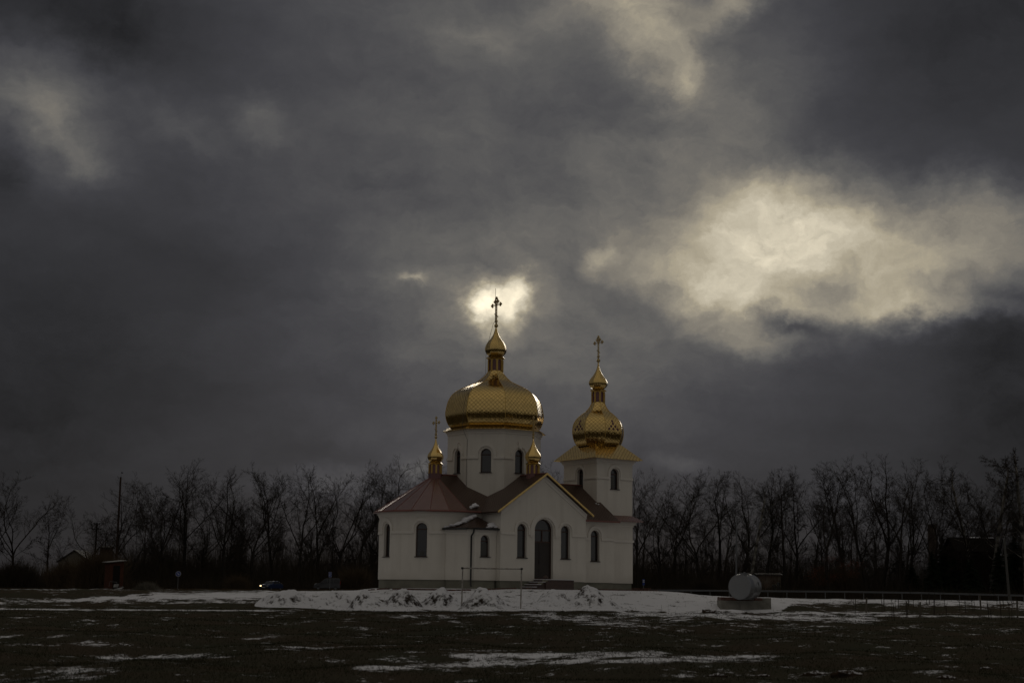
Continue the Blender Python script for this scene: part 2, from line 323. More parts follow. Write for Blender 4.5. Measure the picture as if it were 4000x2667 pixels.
def snow_mat(name, dirt, thr, scale, use_attr=False, slope=0.):
    m = bpy.data.materials.new(name); m.use_nodes = True; t = m.node_tree; Nn = t.nodes; b = Nn['Principled BSDF']; lk = t.links.new
    b.inputs['Roughness'].default_value = 1.; b.inputs['Specular IOR Level'].default_value = 0.
    co = Nn.new('ShaderNodeTexCoord')
    def nz(s_, d_, sc=(1, 1, 1), r=.6):
        mp = Nn.new('ShaderNodeMapping'); mp.inputs[3].default_value = sc; lk(co.outputs['Object'], mp.inputs[0])
        n = Nn.new('ShaderNodeTexNoise'); n.inputs['Scale'].default_value = s_; n.inputs['Detail'].default_value = d_; n.inputs['Roughness'].default_value = r; lk(mp.outputs[0], n.inputs['Vector']); return n.outputs[0]
    def mt(op, a, b_=None, c_=None):
        n = Nn.new('ShaderNodeMath'); n.operation = op
        for i, x in enumerate((a, b_, c_)):
            if x is None: continue
            if isinstance(x, (int, float)): n.inputs[i].default_value = x
            else: lk(x, n.inputs[i])
        return n.outputs[0]
    big = nz(scale, 10, (1, .8, 1), .70); fine = nz(scale * 9, 5, (1, 1, 1), .7)
    f = mt('ADD', mt('MULTIPLY', big, 1.0), mt('MULTIPLY', fine, .55))     # about .5 + .275
    if use_attr:
        at_ = Nn.new('ShaderNodeAttribute'); at_.attribute_name = 'snow'; f = mt('ADD', mt('MULTIPLY_ADD', big, 4.2, -2.1), mt('ADD', mt('MULTIPLY_ADD', fine, 2.2, -1.1), mt('MULTIPLY_ADD', at_.outputs['Fac'], 1.25, -.62)))
    else: f = mt('ADD', f, -thr)
    if slope:
        g = Nn.new('ShaderNodeNewGeometry'); s = Nn.new('ShaderNodeSeparateXYZ'); lk(g.outputs['Normal'], s.inputs[0])
        f = mt('ADD', f, mt('MULTIPLY_ADD', s.outputs[2], slope, -slope * .8))
    r = Nn.new('ShaderNodeMapRange'); r.interpolation_type = 'SMOOTHSTEP'; r.inputs[1].default_value = -.08; r.inputs[2].default_value = .30 if use_attr else .10; lk(f, r.inputs[0])
    cn = nz(.35, 4); cr_ = Nn.new('ShaderNodeValToRGB'); lk(cn, cr_.inputs[0])
    cr_.color_ramp.elements[0].position = .35; cr_.color_ramp.elements[0].color = tuple(dirt[0]) + (1,)
    cr_.color_ramp.elements[1].position = .65; cr_.color_ramp.elements[1].color = tuple(dirt[1]) + (1,)
    fn = nz(22, 5); hs = Nn.new('ShaderNodeHueSaturation'); lk(cr_.outputs[0], hs.inputs['Color']); lk(mt('MULTIPLY_ADD', fn, 1.7, .25), hs.inputs['Value'])
    x = Nn.new('ShaderNodeMix'); x.data_type = 'RGBA'; lk(r.outputs[0], x.inputs[0]); lk(hs.outputs[0], x.inputs[6]); x.inputs[7].default_value = (.74, .74, .77, 1)
    lk(x.outputs[2], b.inputs['Base Color'])
    bp = Nn.new('ShaderNodeBump'); bp.inputs['Distance'].default_value = .05; lk(mt('ADD', mt('MULTIPLY', fn, .6), big), bp.inputs['Height']); lk(bp.outputs[0], b.inputs['Normal'])
    return m
M['ground'] = snow_mat('grass_and_snow', ((.049, .048, .034), (.060, .048, .035)), 0, 1.1, True)
M['heap'] = snow_mat('snowy_earth', ((.05, .037, .026), (.035, .028, .022)), .635, 5.0, False, .7)
M['heap_dark'] = snow_mat('dark_earth', ((.055, .035, .022), (.035, .027, .02)), .86, 3.2, False, 1.0)
M['snow'] = mat('lying_snow', (.74, .74, .78), .9, spec=0., nz=(7, .4, (.6, .6, .62)), bump=(9, .05))
M['grass'] = mat('grass_blades', (.046, .042, .026), .95, spec=0., nz=(.5, 1., (.034, .038, .022)))

# ------------------------------------------------------------------ terrain
def sstep(a, b, x):
    t = np.clip((x - a) / (b - a), 0, 1); return t * t * (3 - 2 * t)
rng = np.random.default_rng(7)
WV = [(rng.uniform(.15, 2.2), rng.uniform(0, 6.28), rng.uniform(0, 6.28)) for _ in range(26)]
WB = [(rng.uniform(1.5, 12), rng.uniform(0, 6.28), rng.uniform(0, 6.28)) for _ in range(18)]
def relief(x, y):
    s = 0
    for k, a, ph in WV: s = s + np.sin(k * (x * math.cos(a) + y * math.sin(a)) + ph) * .028 / (k ** .7 + .5)
    return s
def height(x, y):
    x = np.asarray(x, float); y = np.asarray(y, float)
    base = np.interp(y, [0, 20, 25, 40, 60, 74], [0, 0, .03, .15, .38, .58])
    near_p = 1.24 + .48 * np.exp(-((x - 2) / 11.) ** 2)
    a = x / np.maximum(y, 60)
    far_p = 1.18 + .32 * np.exp(-((a + .06) / .13) ** 2)
    plat = near_p + (far_p - near_p) * sstep(105, 200, y)
    h = base + (plat - base) * sstep(74, 88, y)
    h = h + relief(x, y) * np.where(y > 70, .8, 1.0)
    win = sstep(-13.5, -12.2, x) * (1 - sstep(-.6, .4, x)) + sstep(1.0, 1.9, x) * (1 - sstep(5.0, 6.0, x))
    rg = sum(np.sin(k * (x * math.cos(a_) + y * math.sin(a_)) + p_) / k ** .6 for k, a_, p_ in WB)
    h = h + win * (.22 + .045 * rg) * np.exp(-((y - 78.4) / 1.5) ** 2)
    # the churchyard is graded level
    dx = x - (-.985 + 1.9); dy = y - 94.5; r = np.sqrt((dx / 9.5) ** 2 + (dy / 9.) ** 2)
    h = h + (1.72 - h) * (1 - sstep(.85, 1.25, r))
    return h
def gz(x, y): return float(height(x, y))
def ground_hit(px, py, y0=22, y1=300):
    d = ray(px, py); Y = np.arange(y0, y1, .1)
    t = Y / d.y; X = d.x * t; Z = CZ + d.z * t; H = height(X, Y); i = np.argmax(H > Z)
    return Vector((X[i], Y[i], H[i]))
BANDS = [  # x0 y0 x1 y1 half-height strength, in the photograph's pixels; laid out on the ground below
 (0, 2352, 300, 2343, 9, .62), (300, 2343, 620, 2330, 10, .85), (620, 2330, 1050, 2322, 15, 1.0), (430, 2345, 1050, 2348, 8, .5),
 (0, 2378, 1100, 2384, 2.5, .80), (0, 2299, 700, 2301, 3, .4), (1500, 2384, 2050, 2384, 2, .7),
 (420, 2570, 840, 2558, 10, .78), (1100, 2532, 1250, 2528, 8, .62), (1430, 2606, 2000, 2590, 13, .78), (1800, 2560, 2560, 2556, 13, .88),
 (1300, 2580, 1750, 2562, 9, .55), (2000, 2585, 3000, 2566, 12, .80), (0, 2640, 440, 2630, 24, .60), (60, 2520, 440, 2510, 10, .45), (0, 2488, 460, 2480, 8, .42),
 (100, 2410, 240, 2408, 5, .45), (1060, 2432, 1200, 2430, 7, .45), (1480, 2408, 1900, 2400, 7, .55), (1650, 2430, 2000, 2445, 8, .45),
 (2050, 2400, 2500, 2440, 22, .48), (2450, 2395, 3400, 2420, 12, .72), (2500, 2420, 3200, 2450, 16, .45), (3500, 2450, 4000, 2460, 14, .42),
 (2000, 2550, 3900, 2520, 12, .25), (2600, 2640, 3200, 2635, 12, .42), (3600, 2620, 4000, 2630, 14, .36), (2000, 2620, 2500, 2600, 16, .4), (900, 2500, 1400, 2480, 10, .3),
 (3020, 2400, 4000, 2408, 4, .66), (3100, 2322, 3700, 2328, 9, .95), (3600, 2328, 4000, 2346, 10, .9), (3020, 2350, 3600, 2345, 16, .74), (3500, 2345, 4000, 2362, 15, .74), (3050, 2392, 3500, 2394, 6, .7)]
def snowmask(x, y):
    px, py = proj_np(x, y, height(x, y)); m = np.full(np.shape(x), .06)
    for (x0, y0, x1, y1, hh, s) in BANDS:
        t = np.clip((px - x0) / (x1 - x0), 0, 1); yc = y0 + (y1 - y0) * t
        d = np.abs(py - yc) / hh; e = np.maximum(0, np.maximum(x0 - px, px - x1)) / 60.
        m = np.maximum(m, (s * 1.05 - (.16 if y0 > 2400 else 0)) * np.exp(-(d ** 2) * .7 - e ** 2))
    # the churchyard and the strip in front of it
    lo = np.interp(px, [950, 1050, 1120, 1300, 2480, 2800, 3050, 3100, 4000], [2318, 2340, 2362, 2384, 2386, 2394, 2390, 2350, 2352])
    hi = 2270
    q = (1 - sstep(lo - 5, lo + 4, py)) * sstep(900, 1150, px) * (y > 60) * (y < 170)
    q2 = q * (1 - .16 * np.exp(-((y - 78.0) / 2.2) ** 2) * (x > -14) * (x < 6.5))
    m = np.maximum(m, q2 * .98)
    g = sstep(3060, 3160, px) * np.exp(-((py - 2372) / 12.) ** 2)
    m = m * (1 - .30 * g)
    far = (y > 125) & (px < 1000)
    m = np.where(far, np.minimum(m, .55), m); m = np.where((y > 180), .22, m); m = np.where(y < 5, .3, m)
    return m
def build_ground():
    yf = np.concatenate([np.linspace(20, 74, 260), np.linspace(74.15, 105, 190), np.geomspace(105.6, 300, 70), np.geomspace(310, 2500, 18)])
    yb = -np.geomspace(2, 2500, 30)[::-1]; ys = np.concatenate([yb, np.linspace(0, 19.5, 20), yf])
    t = np.concatenate([-np.geomspace(.40, 40, 26)[::-1], np.linspace(-.39, .39, 560), np.geomspace(.40, 40, 26)])
    Yg, T = np.meshgrid(ys, t, indexing='ij'); S = np.maximum(np.abs(Yg), 22.)
    X = np.clip(T * S, -3000, 3000); X = np.where(np.abs(T) > .39, np.sign(T) * (np.minimum(np.abs(T) * S, 2500) + (np.abs(T) - .39) * .5), T * S)
    Z = height(X, Yg); msk = snowmask(X, np.maximum(Yg, 5.)); msk = np.where(Yg < 5, .3, msk)
    n, k = Yg.shape; idx = np.arange(n * k).reshape(n, k)
    fc = np.stack([idx[:-1, :-1], idx[:-1, 1:], idx[1:, 1:], idx[1:, :-1]], -1).reshape(-1, 4)
    o = np_mesh('ground', np.stack([X, Yg, Z], -1).reshape(-1, 3), fc, M['ground'], smooth=True)
    a = o.data.attributes.new('snow', 'FLOAT', 'POINT'); a.data.foreach_set('value', msk.ravel().astype(np.float32))
    tag(o, kind='structure')
build_ground()
# ------------------------------------------------------------------ church (local x along the nave, local -y towards the door side)
PHI = R(35); ZG = 1.70
church = empty('church', (-.985, 93., ZG), PHI, label='white church with gilded domes, red-brown roofs and arched windows', cat='church')
OFF = (0, 0, -ZG)
def cb(m, name, material, parent=church): return m.build(name, material, parent, OFF)
def arch(c, wd, z0, z1, n=14):   # outline counter-clockwise seen from outside: (s, z)
    r = wd / 2; zs = z1 - r
    return [(c - r, z0), (c + r, z0)] + [(c + r * math.cos(math.pi * i / n), zs + r * math.sin(math.pi * i / n)) for i in range(n + 1)]
class Face:
    def __init__(s, o, ang, Rc=None):     # ang: direction of the outward normal; Rc: radius when the wall is curved about o
        s.a = ang; s.Rc = Rc; s.n = Vector((math.cos(ang), math.sin(ang), 0)); s.t = Vector((-s.n.y, s.n.x, 0)); s.o = Vector((o[0], o[1], 0))
    def P(s, u, z, d=0.):
        if s.Rc is None: return s.o + s.t * u + s.n * d + Vector((0, 0, z))
        a = s.a + u / s.Rc; r = s.Rc + d; return s.o + Vector((r * math.cos(a), r * math.sin(a), z))
    def T(s, u, z, d=0., c=0.):           # flat frame tangent at u=c
        if s.Rc is None: return s.P(u, z, d)
        a = s.a + c / s.Rc; n = Vector((math.cos(a), math.sin(a), 0)); t = Vector((-n.y, n.x, 0))
        return s.o + n * (s.Rc + d) + t * (u - c) + Vector((0, 0, z))
def extr(m, fn, outline, d0, d1, smooth=False):
    n = len(outline); vs = [fn(u, z, d1) for u, z in outline] + [fn(u, z, d0) for u, z in outline]
    m.add(vs, [tuple(range(n)), tuple(range(n, 2 * n))[::-1]] + [(i, n + i, n + (i + 1) % n, (i + 1) % n) for i in range(n)])
def strip(m, fn, inner, outer, d0, d1):    # band between two open polylines
    n = len(inner)
    vs = [fn(u, z, d1) for u, z in inner] + [fn(u, z, d1) for u, z in outer] + [fn(u, z, d0) for u, z in inner] + [fn(u, z, d0) for u, z in outer]
    fs = []
    for i in range(n - 1):
        fs += [(i, i + 1, n + i + 1, n + i), (n + i, n + i + 1, 3 * n + i + 1, 3 * n + i), (2 * n + i, 2 * n + i + 1, i + 1, i)]
    fs += [(0, n, 3 * n, 2 * n), (n - 1, 3 * n - 1, 4 * n - 1, 2 * n - 1)]
    m.add(vs, fs)
cutters = {}
def window(wall, fc, c, wd, z0, z1, transom=True, paper=None):
    fn = lambda u, z, d: fc.T(u, z, d, c)
    k = cutters.setdefault(wall, MB()); extr(k, fn, arch(c, wd, z0, z1), -.26, .35)
    m = MB(); ft = .05
    o_ = arch(c, wd, z0, z1); i_ = arch(c, wd - 2 * ft, z0 + ft, z1 - ft)
    strip(m, fn, i_ + i_[:1], o_ + o_[:1], -.25, -.18)
    zs = z1 - wd / 2
    if transom: extr(m, fn, [(c - wd / 2 + ft, zs - .06), (c + wd / 2 - ft, zs - .06), (c + wd / 2 - ft, zs), (c - wd / 2 + ft, zs)], -.25, -.175)
    wo_ = cb(m, 'window', M['frame'])
    p = MB(); p.add([fn(u, z, -.22) for u, z in arch(c, wd - .02, z0 + .01, z1 - .01)], [tuple(range(17))]); cb(p, 'pane', M['pane'], wo_)
    s = MB(); extr(s, fn, [(c - wd / 2 - .05, z0 - .035), (c + wd / 2 + .05, z0 - .035), (c + wd / 2 + .05, z0 + .003), (c - wd / 2 - .05, z0 + .003)], -.2, .06); cb(s, 'sill', M['sill'], wo_)
    if paper:
        q = MB(); extr(q, fn, [(c + paper[0], paper[1]), (c + paper[2], paper[1]), (c + paper[2], paper[3]), (c + paper[0], paper[3])], -.219, -.214); cb(q, 'paper_sheet', mat('paper', (.09, .09, .085), .8), wo_)
    return wo_
def arcband(m, fc, c, zs, ri, ro, zb, d=.07, n=18):
    fn = fc.P
    inner = [(c + ri, zb)] + [(c + ri * math.cos(math.pi * i / n), zs + ri * math.sin(math.pi * i / n)) for i in range(n + 1)] + [(c - ri, zb)]
    outer = [(c + ro, zb)] + [(c + ro * math.cos(math.pi * i / n), zs + ro * math.sin(math.pi * i / n)) for i in range(n + 1)] + [(c - ro, zb)]
    strip(m, fn, inner, outer, -.02, d)
def hband(m, fc, u0, u1, z0, z1, d=.07):
    n = max(1, int(abs(u1 - u0) / .25)) if fc.Rc else 1
    us = [u0 + (u1 - u0) * i / n for i in range(n + 1)]
    strip(m, fc.P, [(u, z0) for u in us], [(u, z1) for u in us], -.02, d)
def boolean(m, name, cut, material, parent=church):
    a = m.build(name, material, parent, OFF)
    if cut is None: return a
    b = cut.build('cutter', material, None, OFF); b.parent = parent
    for q in (a, b):
        bm = bmesh.new(); bm.from_mesh(q.data); bmesh.ops.remove_doubles(bm, verts=bm.verts, dist=1e-5); bmesh.ops.recalc_face_normals(bm, faces=bm.faces); bm.to_mesh(q.data); bm.free()
    md = a.modifiers.new('b', 'BOOLEAN'); md.operation = 'DIFFERENCE'; md.solver = 'EXACT'; md.object = b
    bpy.context.view_layer.update()
    me = bpy.data.meshes.new_from_object(a.evaluated_get(bpy.context.evaluated_depsgraph_get()))
    a.modifiers.clear(); a.data = me; bpy.data.objects.remove(b)
    return a
ZP = 2.18; ZB = .9   # top of plinth; foot below the ground
CU = .055; HW = 3.03; VG = 5.1; RIDGE = 8.33
def zroof(v): return RIDGE - .683 * abs(v)
# --- transept with the gable facade
fg = Face((CU, -VG), -math.pi / 2)
def gable_outline(h, w_, top=.12): return [(-w_, ZP), (w_, ZP), (w_, zroof(w_) - top), (0, RIDGE - top), (-w_, zroof(w_) - top)]
m = MB(); prof = gable_outline(0, HW, .1)
vs = [(CU + u, -VG, z) for u, z in prof] + [(CU + u, VG, z) for u, z in prof]
m.add(vs, [(0, 1, 2, 3, 4), (9, 8, 7, 6, 5)] + [(i, 5 + i, 5 + (i + 1) % 5, (i + 1) % 5) for i in range(5)])
for c in (-1.55, 1.55): window('t', fg, c, .66, 3.48, 5.40)
k = cutters['t']; extr(k, fg.P, arch(0, 1.32, 2.30, 5.72, 20), -.3, .35)
boolean(m, 'transept_wall', cutters['t'], M['wall'])
# the portal
m = MB(); fn = fg.P; a_o = arch(0, 1.32, 2.30, 5.72, 20); a_i = arch(0, 1.20, 2.36, 5.66, 20)
strip(m, fn, a_i + a_i[:1], a_o + a_o[:1], -.28, -.2)
extr(m, fn, [(-.6, 4.37), (.6, 4.37), (.6, 4.45), (-.6, 4.45)], -.28, -.19); extr(m, fn, [(-.6, 5.05), (.6, 5.05), (.6, 5.11), (-.6, 5.11)], -.28, -.19)
extr(m, fn, [(-.03, 4.45), (.03, 4.45), (.03, 5.05), (-.03, 5.05)], -.28, -.19)
door = cb(m, 'door', M['frame'])
for (a, b, n_) in ((-.6, -.24, 0), (-.225, .6, 1)):
    m = MB(); extr(m, fn, [(a, 2.31), (b, 2.31), (b, 4.37), (a, 4.37)], -.27, -.225)
    for z0, z1 in ((2.45, 3.1), (3.2, 4.25)): extr(m, fn, [(a + .07, z0), (b - .07, z0), (b - .07, z1), (a + .07, z1)], -.23, -.212)
    cb(m, 'door_leaf', M['door'], door)
m = MB(); extr(m, fn, [(-.19, 3.28), (-.08, 3.28), (-.08, 3.305), (-.19, 3.305)], -.2, -.17); extr(m, fn, [(-.19, 3.2), (-.16, 3.2), (-.16, 3.36), (-.19, 3.36)], -.212, -.195); cb(m, 'door_handle', M['black'], door)
m = MB(); m.add([fn(u, z, -.24) for u, z in arch(0, 1.3, 4.40, 5.71, 20)], [tuple(range(23))]); cb(m, 'pane', M['pane'], door)
# mouldings on the facade
m = MB()
for sgn in (-1, 1):
    inn = [(0, RIDGE - .26), (sgn * (HW + .03), zroof(HW + .03) - .26)]; out = [(0, RIDGE - .13), (sgn * (HW + .03), zroof(HW + .03) - .13)]
    if sgn > 0: strip(m, fg.P, inn, out, -.02, .09)
    else: strip(m, fg.P, inn[::-1], out[::-1], -.02, .09)
    inn = [(0, RIDGE - .44), (sgn * (HW + .015), zroof(HW + .015) - .44)]; out = [(0, RIDGE - .265), (sgn * (HW + .015), zroof(HW + .015) - .265)]
    if sgn > 0: strip(m, fg.P, inn, out, -.02, .05)
    else: strip(m, fg.P, inn[::-1], out[::-1], -.02, .05)
arcband(m, fg, 0, 5.06, .76, 1.0, 4.76, .085)
for c in (-1.55, 1.55): arcband(m, fg, c, 5.07, .44, .545, 4.77, .07)
hband(m, fg, -HW, -1.55 - .545, 4.77, 4.92); hband(m, fg, 1.55 + .545, HW, 4.77, 4.92)
extr(m, fg.P, [(-1.0, 4.66), (-.78, 4.66), (-.78, 4.76), (-1.0, 4.76)], -.02, .06); extr(m, fg.P, [(.78, 4.66), (1.0, 4.66), (1.0, 4.76), (.78, 4.76)], -.02, .06)
cb(m, 'moulding', M['trim'])
# --- nave arm and choir arm
m = MB(); Wn = 3.3; NE = 6.66; AX = -4.2; AR = 3.2
fnv = Face((0, -Wn), -math.pi / 2)
m.prism([(0, -Wn), (NE, -Wn), (NE, Wn), (0, Wn)], ZP, 5.98)
window('n', fnv, 5.20, .66, 3.44, 5.30, paper=(-.2, 3.52, .0, 3.62)); boolean(m, 'nave_wall', cutters['n'], M['wall'])
m = MB(); arcband(m, fnv, 5.20, 4.97, .44, .58, 4.70); hband(m, fnv, 3.0, 5.20 - .58, 4.70, 4.85); hband(m, fnv, 5.78, NE, 4.70, 4.85)
for z0, z1, d in ((5.66, 5.78, .04), (5.785, 5.98, .09)): m.prism([(3.0, -Wn - d), (NE + d, -Wn - d), (NE + d, -1.9), (3.0, -1.9)], z0, z1)
cb(m, 'moulding', M['trim'])
def dshape(r, n=40): # apse plan: half circle round the choir, straight sides up to the crossing
    return [(0, -r)] + [(0, r)] + [(AX + r * math.cos(math.pi / 2 + math.pi * i / n), r * math.sin(math.pi / 2 + math.pi * i / n)) for i in range(n + 1)]
m = MB(); m.prism(dshape(AR), ZP, 6.02)
for a, pp in ((225, (-.13, 3.56, .13, 3.78)), (180, None), (135, None)):   # local angles of the apse windows
    fc = Face((AX, 0), R(a), AR); window('a', fc, 0, .66, 3.46, 5.36, paper=pp)
boolean(m, 'apse_wall', cutters['a'], M['wall'])
m = MB()
for a in (225, 180, 135):
    fc = Face((AX, 0), R(a), AR); arcband(m, fc, 0, 5.03, .44, .59, 4.76)
    hband(m, fc, .59, R(45) * AR - .59, 4.76, 4.91) if a != 225 else hband(m, fc, .59, 2.3, 4.76, 4.91)
    if a == 135: hband(m, fc, -2.3, -.59, 4.76, 4.91)
for z0, z1, d in ((5.72, 5.80, .035), (5.803, 5.88, .075), (5.883, 6.02, .12)): m.prism(dshape(AR + d), z0, z1)
cb(m, 'moulding', M['trim'])
# --- annex in the nook
AN = [(-2.99, -4.7), (-2.99, -2.2), (-5.0, -2.2), (-5.33, -3.08), (-4.76, -4.42), (-4.45, -4.7)]
def inflate(poly, d):
    n = len(poly); out = []
    ar = sum(poly[i][0] * poly[(i + 1) % n][1] - poly[(i + 1) % n][0] * poly[i][1] for i in range(n))
    sg = 1 if ar > 0 else -1
    for i in range(n):
        p0 = Vector(poly[i - 1]); p1 = Vector(poly[i]); p2 = Vector(poly[(i + 1) % n])
        e1 = (p1 - p0).normalized(); e2 = (p2 - p1).normalized(); n1 = Vector((e1.y, -e1.x)) * sg; n2 = Vector((e2.y, -e2.x)) * sg
        q = n1 + n2; q = q / max(.3, q.dot(n1)); out.append((p1.x + q.x * d, p1.y + q.y * d))
    return out
m = MB(); m.prism(AN, ZP, 5.0)
fa = Face((-3.72, -4.7), -math.pi / 2)
window('x', fa, -.03, .62, 3.48, 4.70, paper=(-.26, 3.56, .26, 4.25)); boolean(m, 'annex_wall', cutters['x'], M['wall'])
m = MB()
for z0, z1, d in ((4.72, 4.84, .03), (4.843, 5.0, .07)):
    q = inflate(AN, d); q[0] = (-2.99, -4.7 - d); q[1] = (-2.99, -2.2); m.prism(q, z0, z1)
cb(m, 'moulding', M['trim'])
AE = inflate(AN, .24); AE[0] = (-2.90, -4.7 - .26); AE[1] = (-2.9, -2.4)
apx = (-3.35, -3.05, 5.86)
m = MB()
for i in (0, 2, 3, 4, 5):
    p, q = AE[i], AE[(i + 1) % 6]
    if i == 0: continue
    m.face([(q[0], q[1], 5.05), (p[0], p[1], 5.05), apx][::-1])
m.face([(p_[0], p_[1], 5.045) for p_ in AE])
ar_ = cb(m, 'annex_roof', M['roof_dark'])
m = MB(); gp = [(AE[i][0], AE[i][1], 5.03) for i in (0, 5, 4, 3)]
m.tube(gp, .055, 8); cb(m, 'gutter', M['black'], ar_)
m = MB(); m.tube([(-4.62, -4.86, 5.0), (-4.60, -4.80, 4.82), (-4.66, -4.66, 4.62), (-4.66, -4.66, 1.95), (-4.68, -4.74, 1.85)], .05, 8); cb(m, 'downpipe', M['black'])
# --- tower
TX0, TX1, TW = 6.57, 9.42, 1.70
tc_ = ((TX0 + TX1) / 2, 0); TH = (TX1 - TX0) / 2
m = MB(); m.prism([(TX0, -TW), (TX1, -TW), (TX1, TW), (TX0, TW)], 5.9, 9.9)
ftf = Face((tc_[0], -TW), -math.pi / 2); ftl = Face((TX0, 0), math.pi)
window('w', ftf, .0, .66, 7.97, 9.27, paper=(-.14, 8.05, .08, 8.75)); window('w', ftl, .0, .62, 7.97, 9.27)
ftb = Face((tc_[0], TW), math.pi / 2); ftr = Face((TX1, 0), 0.)
window('w', ftb, .0, .66, 7.97, 9.27); window('w', ftr, .0, .62, 7.97, 9.27)
boolean(m, 'tower_wall', cutters['w'], M['wall'])
m = MB(); m.prism([(NE, -TW - .02), (TX1 + .01, -TW - .02), (TX1 + .01, TW + .02), (NE, TW + .02)], ZP, 6.1); cb(m, 'tower_base_wall', M['wall'])
m = MB()
for f_, hw in ((ftf, TH), (ftl, TW), (ftb, TH), (ftr, TW)):
    arcband(m, f_, 0, 8.94, .42, .56, 8.58, .065); hband(m, f_, -hw, -.56, 8.58, 8.72, .065); hband(m, f_, .56, hw, 8.58, 8.72, .065)
for z0, z1, d in ((9.55, 9.63, .05), (9.633, 9.73, .10), (9.733, 9.9, .16)): m.prism([(TX0 - d, -TW - d), (TX1 + d, -TW - d), (TX1 + d, TW + d), (TX0 - d, TW + d)], z0, z1)
hb = Face((8.04, -TW - .02), -math.pi / 2); hband(m, hb, -1.38, 1.44, 4.70, 4.85)
for z0, z1, d in ((5.66, 5.78, .05), (5.783, 5.98, .14)): m.prism([(NE + .1, -TW - .02 - d), (TX1 + d, -TW - .02 - d), (TX1 + d, TW + d), (NE + .1, TW + d)], z0, z1)
cb(m, 'moulding', M['trim'])
# pent roof round the foot of the tower
m = MB(); e = .5; zi, zo = 6.36, 6.02
m.slab([(NE - .3, -TW - e, zo), (TX1 + e, -TW - e, zo), (TX1, -TW, zi), (NE - .3, -TW, zi)], .05)
m.slab([(TX1 + e, -TW - e, zo), (TX1 + e, TW + e, zo), (TX1, TW, zi), (TX1, -TW, zi)], .05)
cb(m, 'pent_roof', M['roof'])
# --- plinth
m = MB(); d = -.05
m.prism([(CU - HW - d, -VG - d), (CU + HW + d, -VG - d), (CU + HW + d, VG + d), (CU - HW - d, VG + d)], ZB, ZP - .004)
m.prism([(3.0, -Wn - d), (NE + d, -Wn - d), (NE + d, Wn + d), (3.0, Wn + d)], ZB, ZP - .006)
m.prism([(NE - .2, -TW - .02 - d), (TX1 + d, -TW - .02 - d), (TX1 + d, TW + d), (NE - .2, TW + d)], ZB, ZP - .008)
m.prism(dshape(AR + d), ZB, ZP - .010); m.prism(inflate(AN, d), ZB, ZP - .012)
cb(m, 'plinth', M['plinth'])
# --- roofs
m = MB(); TE = 3.38; zE = zroof(TE); y0 = -VG - .26; y1 = VG + .26
m.slab([(CU - TE, y1, zE), (CU - TE, y0, zE), (CU, y0, RIDGE), (CU, y1, RIDGE)][::1], .07)
m.slab([(CU + TE, y0, zE), (CU + TE, y1, zE), (CU, y1, RIDGE), (CU, y0, RIDGE)], .07)
tr = cb(m, 'transept_roof', M['roof_dark'])
for yy in (y0 - .03, y1 + .03):
    m = MB()
    for sgn in (-1, 1):
        a, b = (CU, yy, RIDGE - .02), (CU + sgn * (TE + .03), yy, zE - .02)
        m.add([(a[0], a[1], a[2] + .06), (b[0], b[1], b[2] + .06), (b[0], b[1], b[2] - .05), (a[0], a[1], a[2] - .05)] + [(a[0], a[1] + .06, a[2] + .06), (b[0], b[1] + .06, b[2] + .06), (b[0], b[1] + .06, b[2] - .05), (a[0], a[1] + .06, a[2] - .05)],
              [(0, 1, 2, 3), (7, 6, 5, 4), (0, 4, 5, 1), (1, 5, 6, 2), (2, 6, 7, 3), (3, 7, 4, 0)])
        if yy < 0:   # pinked lower edge of the gold sheet
            for i in range(48):
                t0 = i / 48; x_ = a[0] + (b[0] - a[0]) * t0; z_ = a[2] - .05 + (b[2] - a[2]) * t0; x2 = x_ + (b[0] - a[0]) / 70; z2 = z_ + (b[2] - a[2]) / 70
                m.add([(x_, yy - .003, z_ + .02), (x2, yy - .003, z2 + .02), ((x_ + x2) / 2, yy - .003, (z_ + z2) / 2 - .05)], [(0, 1, 2)])
    cb(m, 'gable_edge', M['gold_plain'], tr)
zn = 8.22; sl = .655; Wr = 3.62; zne = zn - sl * Wr
m = MB(); m.slab([(0, -Wr, zne), (NE + .22, -Wr, zne), (NE + .22, 0, zn), (0, 0, zn)], .06); m.slab([(NE + .22, Wr, zne), (0, Wr, zne), (0, 0, zn), (NE + .22, 0, zn)], .06)
nr = cb(m, 'nave_roof', M['roof_dark'])
m = MB(); m.tube([(3.0, -Wr - .02, zne - .02), (NE + .2, -Wr - .02, zne - .02)], .045, 6); cb(m, 'eaves_trim', M['roof_trim'], nr)
m = MB(); Cr = 3.55; zC = 6.06; ra = 30
m.slab([(AX, -Cr, zC), (0, -Cr, zC), (0, 0, RIDGE), (AX, 0, RIDGE)], .05); m.slab([(0, Cr, zC), (AX, Cr, zC), (AX, 0, RIDGE), (0, 0, RIDGE)], .05)
cho = cb(m, 'choir_roof', M['roof_dark'])
nf = 10; pts = [(AX + Cr * math.cos(math.pi / 2 + math.pi * i / nf), Cr * math.sin(math.pi / 2 + math.pi * i / nf), zC) for i in range(nf + 1)]
m = MB()
for i in range(nf): m.slab([pts[i], pts[i + 1], (AX, 0, RIDGE)], .05)
apr = cb(m, 'apse_roof', M['roof'])
m = MB()
for i in range(nf + 1): m.tube([pts[i], (AX, 0, RIDGE)], .022, 6)
cb(m, 'roof_seam', M['roof_trim'], apr)
m = MB(); m.tube([(0, Cr, zC - .03)] + [(p[0], p[1], zC - .03) for p in pts] + [(0 - 3.2, -Cr, zC - .03)], .05, 6); cb(m, 'eaves_trim', M['roof_trim'], apr)
